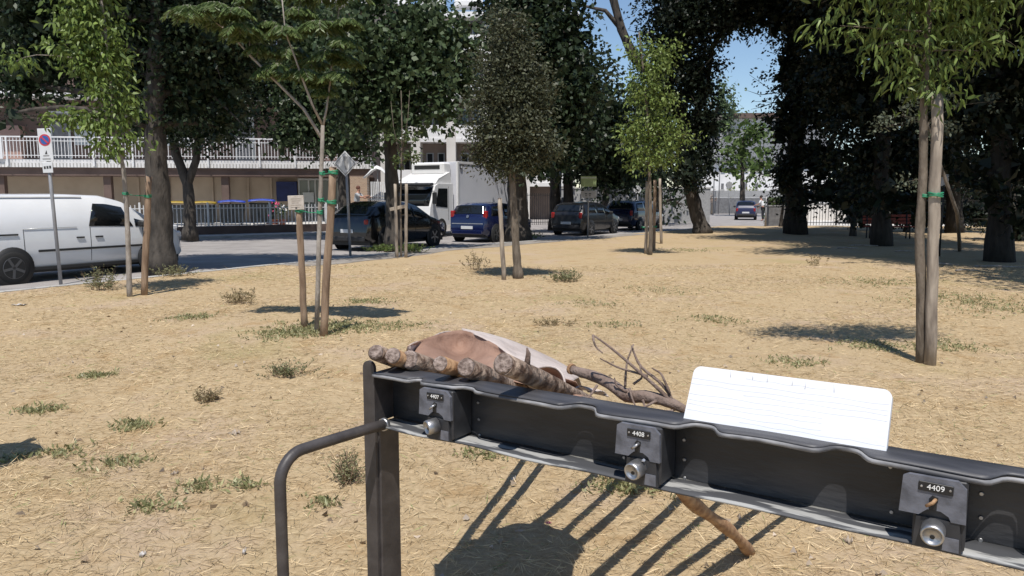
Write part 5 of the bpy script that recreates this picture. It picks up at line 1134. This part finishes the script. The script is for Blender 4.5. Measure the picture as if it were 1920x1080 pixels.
out = smooth_c(curve([(866, 616, 2.80), (910, 624, 2.86), (955, 637, 2.90), (1000, 655, 2.88), (1040, 674, 2.82), (1068, 690, 2.74), (1085, 708, 2.62)], NS))
rows = []
for j in range(9):
    t = j / 8; rows.append([P(lerp(rim[i][0], out[i][0], t), lerp(rim[i][1], out[i][1], t) - 5 * math.sin(math.pi * t) * math.sin(math.pi * i / NS), lerp(rim[i][2], out[i][2], t) + .01 * math.sin(i * .7 + j)) - sk_ for i in range(NS)])
for k in range(1, 6): rows.append([Vector(p) + Vector((.012 * k, .045 * k, -.03 * k - .004 * k * k)) for p in rows[8]])
thick(MB().grid(rows).build('outer_wall', M['sack_out'], sk), .003, 0)
# rear skirt so that the sack is closed behind and lies on the poles
rows = [[(P(*top[i][:2], top[i][2] + .005) - sk_) + Vector((0, .035 * k, -.022 * k - .006 * k * k + .004 * math.sin(i * .9))) for i in range(0, 18)] for k in range(6)]
thick(MB().grid(rows).build('back_fold', M['sack_out'], sk), .003, 0)
# rolled hem pocket at the lower right
rows = []
for j in range(9):
    t = j / 8; rows.append([P(x, y, Yd) - sk_ for x, y, Yd in smooth_c(curve([(992 + 8 * t, lerp(700, 722, t), 2.33 + .05 * math.sin(3.1 * t)), (1010, lerp(690, 730, t), 2.30 + .08 * math.sin(3.1 * t)), (1030, lerp(687, 735, t), 2.27 + .09 * math.sin(3.1 * t)), (1052, lerp(694, 738, t), 2.24 + .06 * math.sin(3.1 * t)), (1056 + 4 * t, lerp(706, 742, t), 2.22)], 16))])
thick(MB().grid(rows).build('hem_pocket', M['sack_in'], sk), .003, 0)
hem = [P(x, y, Yd) - sk_ for x, y, Yd in smooth_c(curve([(992, 700, 2.325), (1008, 690, 2.295), (1028, 686, 2.265), (1046, 690, 2.24), (1057, 705, 2.215), (1060, 722, 2.205), (1050, 734, 2.20)], 24))]
MB().tube(hem, .0035, 8).build('hem', M['sack_out'], sk)
rows = [[P(1078 + 24 * i / 10 + 40 * j / 6, 727 + 9 * j / 6 - 7 * math.sin(math.pi * i / 10) + i * .8, 2.12 + .02 * math.sin(i + j)) - sk_ for i in range(11)] for j in range(7)]
thick(MB().grid(rows).build('loose_flap', M['sack_out'], sk), .003, 0)

# ------------------------------------------------------------------ dead branch with twigs
br0 = P(1074, 694, 2.12); br = empty('dead_branch', br0); tag(br, 'dead grey branch with bare twigs lying along the rail beside the white board', 'branch')
def bq(x, y, Yd): return P(x, y, Yd) - br0
main = [bq(*p) for p in smooth_c(curve([(1072, 692, 2.13), (1090, 699, 2.10), (1115, 705, 2.06), (1140, 716, 2.02), (1160, 732, 1.985), (1178, 745, 1.97), (1200, 742, 1.95), (1235, 748, 1.92), (1262, 756, 1.90), (1290, 772, 1.88), (1330, 790, 1.90)], 30), 2)]
MB().tube(main, [lerp(.0125, .017, min(1, i / 10)) if i < 18 else lerp(.017, .009, (i - 18) / 11) for i in range(30)], 12, wob=.14).build('limb', M['twig'], br)
MB().lathe(main[0], main[0] - main[1], [(-.004, .0155), (.006, .0155), (.010, .011)], 12).build('broken_end', M['log_bare'], br)
tw = [[(1262, 770, 1.90), (1262, 745, 1.90), (1235, 712, 1.93), (1200, 690, 1.96), (1190, 665, 1.99), (1184, 648, 2.0)], [(1262, 755, 1.90), (1225, 720, 1.92), (1190, 690, 1.94), (1150, 655, 1.97), (1112, 628, 2.0)], [(1112, 628, 2.0), (1113, 640, 1.99), (1118, 652, 1.99), (1130, 662, 1.98)],
      [(1172, 725, 1.97), (1173, 700, 1.97), (1176, 675, 1.98), (1188, 645, 1.99)], [(1215, 705, 1.94), (1160, 690, 1.96), (1125, 672, 1.98)], [(1188, 720, 1.96), (1205, 708, 1.95), (1198, 680, 1.96)], [(1175, 735, 1.96), (1155, 722, 1.97), (1152, 708, 1.97)], [(1180, 728, 1.95), (1186, 750, 1.93), (1195, 768, 1.92)],
      [(1262, 770, 1.88), (1240, 772, 1.88), (1228, 778, 1.88)], [(1230, 752, 1.91), (1205, 765, 1.90), (1195, 768, 1.90)], [(1205, 750, 1.92), (1212, 770, 1.90)], [(1256, 738, 1.90), (1240, 700, 1.92), (1222, 690, 1.93)], [(1120, 722, 2.02), (1105, 745, 2.0), (1085, 752, 1.98), (1068, 756, 1.96)]]
for i, t in enumerate(tw):
    c = [bq(*p) for p in smooth_c(curve(t, 14), 2)]; r0 = .0055 if i < 2 else .0038
    MB().tube(c, [lerp(r0, r0 * .45, k / 13) for k in range(14)], 7, wob=.15).build('twig', M['twig'], br)

# ------------------------------------------------------------------ white board standing on the rail
cs = [G(1280, 788, ZT + .002), None, None, None]; A = rloc(((G(1281, 788, ZT) - R0).dot(EU)), .052, ZT + .004); B = rloc(((G(1661, 852, ZT) - R0).dot(EU)), .052, ZT + .004)
wb = empty('white_board', A, RANG); tag(wb, 'white cracked foam board with rounded corners propped upright on the rail', 'board'); Lb = (B - A).length; Hb = .128; tn = math.radians(25)
def wpt(x, h, off=0.0): return Vector((x, math.sin(tn) * h + math.cos(tn) * off, math.cos(tn) * h - math.sin(tn) * off))
poly = [(0, 0), (Lb, 0)]; rc = .018
poly += [(Lb - rc + rc * math.cos(a), Hb - rc + rc * math.sin(a)) for a in np.linspace(0, math.pi / 2, 7)] + [(.004 + rc + rc * math.cos(a), Hb - rc + rc * math.sin(a)) for a in np.linspace(math.pi / 2, math.pi, 7)]
fix_normals(MB().prism([wpt(x, h) for x, h in poly], wpt(0, 0, .022)).build('panel', M['white_board'], wb))
M['crack'] = mat('crack', (.59, .60, .635), .8)
for k in range(9):
    h = .010 + .0125 * k + random.uniform(-.002, .002); x0 = random.choice((.004, .004, Lb * .3)); x1 = random.choice((Lb - .004, Lb * .7)); pts = [wpt(lerp(x0, x1, i / 14), h + .0012 * math.sin(i * 1.3 + k) + random.uniform(-.0005, .0005), -.0002) for i in range(15)]
    MB().tube(pts, .0003, 4).build('crack', M['crack'], wb)
for k in range(6):
    x = lerp(.09, Lb - .12, k / 5) + random.uniform(-.01, .01); MB().tube([wpt(x, Hb - .001, -.0002), wpt(x + random.uniform(-.002, .002), Hb - random.uniform(.008, .022), -.0002)], .0007, 4).build('edge_crack', M['crack'], wb)

# ------------------------------------------------------------------ straw, weeds, litter on the lawn
n = 210000
u = RNG.random(n); Yg = 1.9 + 15.5 * u ** 1.7; Xg = RNG.uniform(-.76, .76, n) * (Yg + .6); keep = np.array([x > xk(y) + .25 for x, y in zip(Xg, Yg)])
Yg = Yg[keep]; Xg = Xg[keep]; n = len(Xg); pat = np.sin(Xg * 1.3 + 2 * np.sin(Yg * .9)) + np.sin(Yg * 1.7 - Xg * .6)
sel = RNG.random(n) < (.62 + .22 * pat).clip(.25, 1); Xg = Xg[sel]; Yg = Yg[sel]; n = len(Xg)
Zg = np.array([lawn_h(x, y) for x, y in zip(Xg, Yg)]); a = RNG.uniform(0, 2 * math.pi, n); el = np.abs(RNG.normal(0, .14, n)) + .01; el[RNG.random(n) < .035] += .6
D = np.column_stack([np.cos(a) * np.cos(el), np.sin(a) * np.cos(el), np.sin(el)]); Ls = (.035 + .075 * RNG.random(n) ** 2) * (1 + Yg * .035); Ws = (.0016 + .0018 * RNG.random(n)) * (1 + Yg * .10)
tn_ = tints(n, (.40, .295, .16), (.68, .545, .345), .17) * (1 + .10 * np.sin(Xg * 2.1 + 1.5 * np.sin(Yg * 1.3)) * np.sin(Yg * 1.9 + Xg))[:, None]; gsel = RNG.random(n) < .03; tn_[gsel] = tn_[gsel] * np.array([.55, .8, .55])
tag(leaf_object('dry_grass', np.column_stack([Xg, Yg, Zg + .003 + .005 * RNG.random(n)]), D, Ls, Ws, tn_, M['straw']), 'short dry straw and mown grass covering the lawn', 'grass', kind='stuff')
# low green ground cover patches
pts = []
PATCH = [(600, 618, .55, 520), (540, 628, .4, 200), (660, 612, .45, 220), (180, 706, .13, 90), (360, 596, .3, 140), (80, 770, .15, 70), (258, 800, .14, 80), (225, 872, .16, 60), (285, 955, .12, 40), (370, 915, .10, 36), (460, 910, .10, 30), (690, 566, .35, 130), (1490, 680, .3, 80), (1340, 600, .4, 90), (1530, 780, .25, 80), (1180, 915, .16, 110), (1275, 470, 1.0, 190), (1240, 545, .6, 60), (1110, 570, .5, 70), (905, 855, .14, 50), (760, 612, .4, 90), (1640, 650, .4, 140), (1780, 650, .35, 110), (1800, 560, .9, 260), (1880, 580, .8, 240), (1650, 530, .9, 200), (30, 860, .1, 24), (120, 850, .14, 40), (610, 945, .08, 24), (700, 470, 1.2, 150), (990, 445, 1.2, 120), (1150, 610, .4, 60)]
for (px, py, r, k) in PATCH:
    c = GL(px, py)
    for _ in range(k):
        pts.append((c.x + random.gauss(0, r * .55), c.y + random.gauss(0, r * .45)))
pts = [p for p in pts if p[0] > xk(p[1]) + .2]; n = len(pts) * 3; XY = np.repeat(np.array(pts), 3, axis=0) + RNG.normal(size=(n, 2)) * .018
C = np.column_stack([XY, [lawn_h(x, y) + .006 for x, y in XY]]); a = RNG.uniform(0, 2 * math.pi, n); el = RNG.uniform(.15, 1.1, n); D = np.column_stack([np.cos(a) * np.cos(el), np.sin(a) * np.cos(el), np.sin(el)])
tag(leaf_object('ground_cover', C, D, .022 + .035 * RNG.random(n), .010 + .008 * RNG.random(n), tints(n, (.19, .20, .085), (.37, .35, .185), .2), M['leaf']), 'low green weeds spreading in patches through the dry grass', 'weeds', kind='stuff')
def weed(label, px, py, w_, h, k, cols, ls=.03, lying=0.0):
    b = GL(px, py); o = empty('weed', b); tag(o, label, 'weed', 'taller weeds standing in the dry lawn'); st = MB(); C, D = [], []
    for _ in range(k):
        x = random.gauss(0, w_ * .4); y = random.gauss(0, w_ * .3); hh = h * random.uniform(.45, 1.05) * (1 - .35 * abs(x) / w_); t = Vector((x + random.gauss(0, .25) * h, y + random.gauss(0, .2) * h, hh))
        b0 = Vector((x * .6, y * .6, -.01)); st.tube([b0, b0.lerp(t, .5) + Vector((random.gauss(0, .01), 0, .01)), t], [.0028, .002, .0012], 4, cap=False)
        for q in range(13): C.append(tuple(b0.lerp(t, random.uniform(.2, 1)) + Vector((random.gauss(0, .008), random.gauss(0, .008), 0)))); D.append((random.gauss(0, 1), random.gauss(0, 1), random.uniform(-.1, 1)))
    n = len(C); leaf_object('leaves', np.array(C), unit(np.array(D)), ls * (.6 + .8 * RNG.random(n)), ls * .38 * np.ones(n), tints(n, *cols), M['leaf'], o); tag(st.build('stems', M['stake'], o), kind='stuff')
WG = ((.14, .15, .07), (.27, .265, .145)); WB = ((.21, .17, .09), (.36, .29, .165))
for args in (('wide clump of leafy weeds in front of the feathery young tree', 540, 706, .30, .13, 46, WG), ('dense upright weed beside the left end of the rack', 652, 905, .085, .20, 44, WG, .022), ('tufted weed right of the young holm oak', 1060, 528, .40, .28, 46, WG, .05), ('half dry weed left of the feathery tree stakes', 450, 570, .42, .26, 34, WB, .045), ('dry brown weed left of the young holm oak', 888, 505, .35, .42, 22, WB, .05),
             ('grey green weed under the van behind the left young tree', 185, 545, .35, .42, 40, WG, .05), ('leafy weed at the foot of the big street tree', 322, 518, .5, .25, 34, WG, .05), ('half dry weed tuft on the open left part of the lawn', 388, 752, .17, .11, 24, WB), ('leafy green weed round the foot of the thin young tree', 770, 474, .6, .28, 50, ((.09, .14, .03), (.2, .26, .07)), .07), ('leafy green weed at the foot of the black car tree', 715, 472, .6, .22, 46, ((.09, .14, .03), (.2, .26, .07)), .07), ('green weed at the foot of the large dark tree', 990, 447, .7, .28, 40, ((.09, .14, .03), (.2, .26, .07)), .08), ('small dry weed at the shade edge on the right', 1530, 498, .3, .3, 12, WB, .05), ('low brown weed near the top of the lawn', 1040, 610, .35, .10, 20, WB, .035)): weed(*args)
fb_ = GL(1028, 990); fo = empty('pink_flower', fb_); tag(fo, 'tiny pink flower in the straw under the rail', 'flower')
for k in range(6):
    a = k * math.pi / 3; MB().prism([(0, 0, .02), (.011 * math.cos(a - .4), .011 * math.sin(a - .4), .026), (.017 * math.cos(a), .017 * math.sin(a), .025), (.011 * math.cos(a + .4), .011 * math.sin(a + .4), .026)], (0, 0, .001)).build('petal', M['pink'], fo)
MB().tube([(0, 0, -.005), (0, 0, .02)], .0015, 5).build('stem', M['green_tie'], fo)
# dead leaves and paper scraps
n = 260; Yg = 2.3 + 9 * RNG.random(n) ** 1.4; Xg = RNG.uniform(-.68, .68, n) * Yg; C = np.column_stack([Xg, Yg, [lawn_h(x, y) + .012 for x, y in zip(Xg, Yg)]]); a = RNG.uniform(0, 6.28, n)
tag(leaf_object('fallen_leaves', C, np.column_stack([np.cos(a), np.sin(a), RNG.normal(0, .15, n)]), .025 + .03 * RNG.random(n), .02 + .02 * RNG.random(n), tints(n, (.24, .17, .10), (.56, .48, .40), .2), M['straw'], fold=.5), 'dry fallen leaves scattered in the grass', 'leaves', kind='stuff')
def scrap(px, py, s, lab, m='litter'):
    s = s * .72
    b = GL(px, py); o = empty('paper_scrap', b, random.uniform(0, 3)); tag(o, lab, 'litter', 'paper scraps on the lawn')
    rows = [[(s * (i / 5 - .5) * (1 + .3 * math.sin(j * 2)), s * .6 * (j / 4 - .5), .012 + .012 * math.sin(i * 1.9 + j) + .010 * math.cos(j * 2.3)) for i in range(6)] for j in range(5)]
    thick(MB().grid(rows).build('sheet', M[m], o), .001, 0)
for px, py, s, lab, m in ((268, 1045, .035, 'small white paper scrap at the lower left', 'litter'), (458, 1040, .03, 'tiny white paper scrap left of the hoop', 'litter'), (328, 892, .05, 'greyish crumpled scrap on the left lawn', 'dead_leaf'), (440, 815, .09, 'crumpled pale scrap near the half dry weed', 'dead_leaf'), (962, 903, .045, 'white scrap in the shadow stripes under the rail', 'litter'), (35, 573, .22, 'white paper lying at the far left edge of the lawn', 'litter'), (1590, 1018, .05, 'pale dead leaf below the rail at the right', 'dead_leaf')): scrap(px, py, s, lab, m)
# bits of litter and pale branches in the shade on the right
for i, (px, py, ln) in enumerate(((1620, 462, .9), (1590, 467, .7), (1695, 473, .5), (1770, 498, .6), (1880, 503, 1.1), (1815, 510, .5))):
    b = GL(px, py); o = empty('fallen_stick', b, random.uniform(-.4, .4)); tag(o, ('longest pale stick in the shade before the bench', 'pale stick left of the longest one in the shade', 'short pale stick right of the bench in the shade', 'pale stick in the shade just right of the right hand young tree', 'long pale stick in the shade at the right edge', 'short stick in the shade left of the right edge one')[i], 'stick', 'pale sticks lying in the shade')
    MB().tube([(-ln / 2, 0, .03), (-.1, .03, .045), (.1, -.02, .04), (ln / 2, .04, .025)], [.022, .02, .017, .010], 7, wob=.2).build('wood', M['bark_grey'], o)

# unseen bin added outside the left edge, only for the shadow it casts
lb = empty('shadow_caster_bin', (-3.14, 4.0, lawn_h(-3.14, 4.0))); tag(lb, 'unseen green bin shape on a post, added outside the left edge to cast a shadow', 'shadow caster')
MB().lathe((0, 0, .48), (0, 0, 1), [(0, .15), (.02, .17), (.5, .20), (.52, .21), (.53, .17), (.1, .13)], 24).build('bucket', M['sign_green'], lb); MB().tube([(0, .22, -.1), (0, .22, 1.1)], .03, 10).build('post', M['iron'], lb); MB().box((0, .2, .8), (.08, .1, .04)).build('bracket', M['iron'], lb)
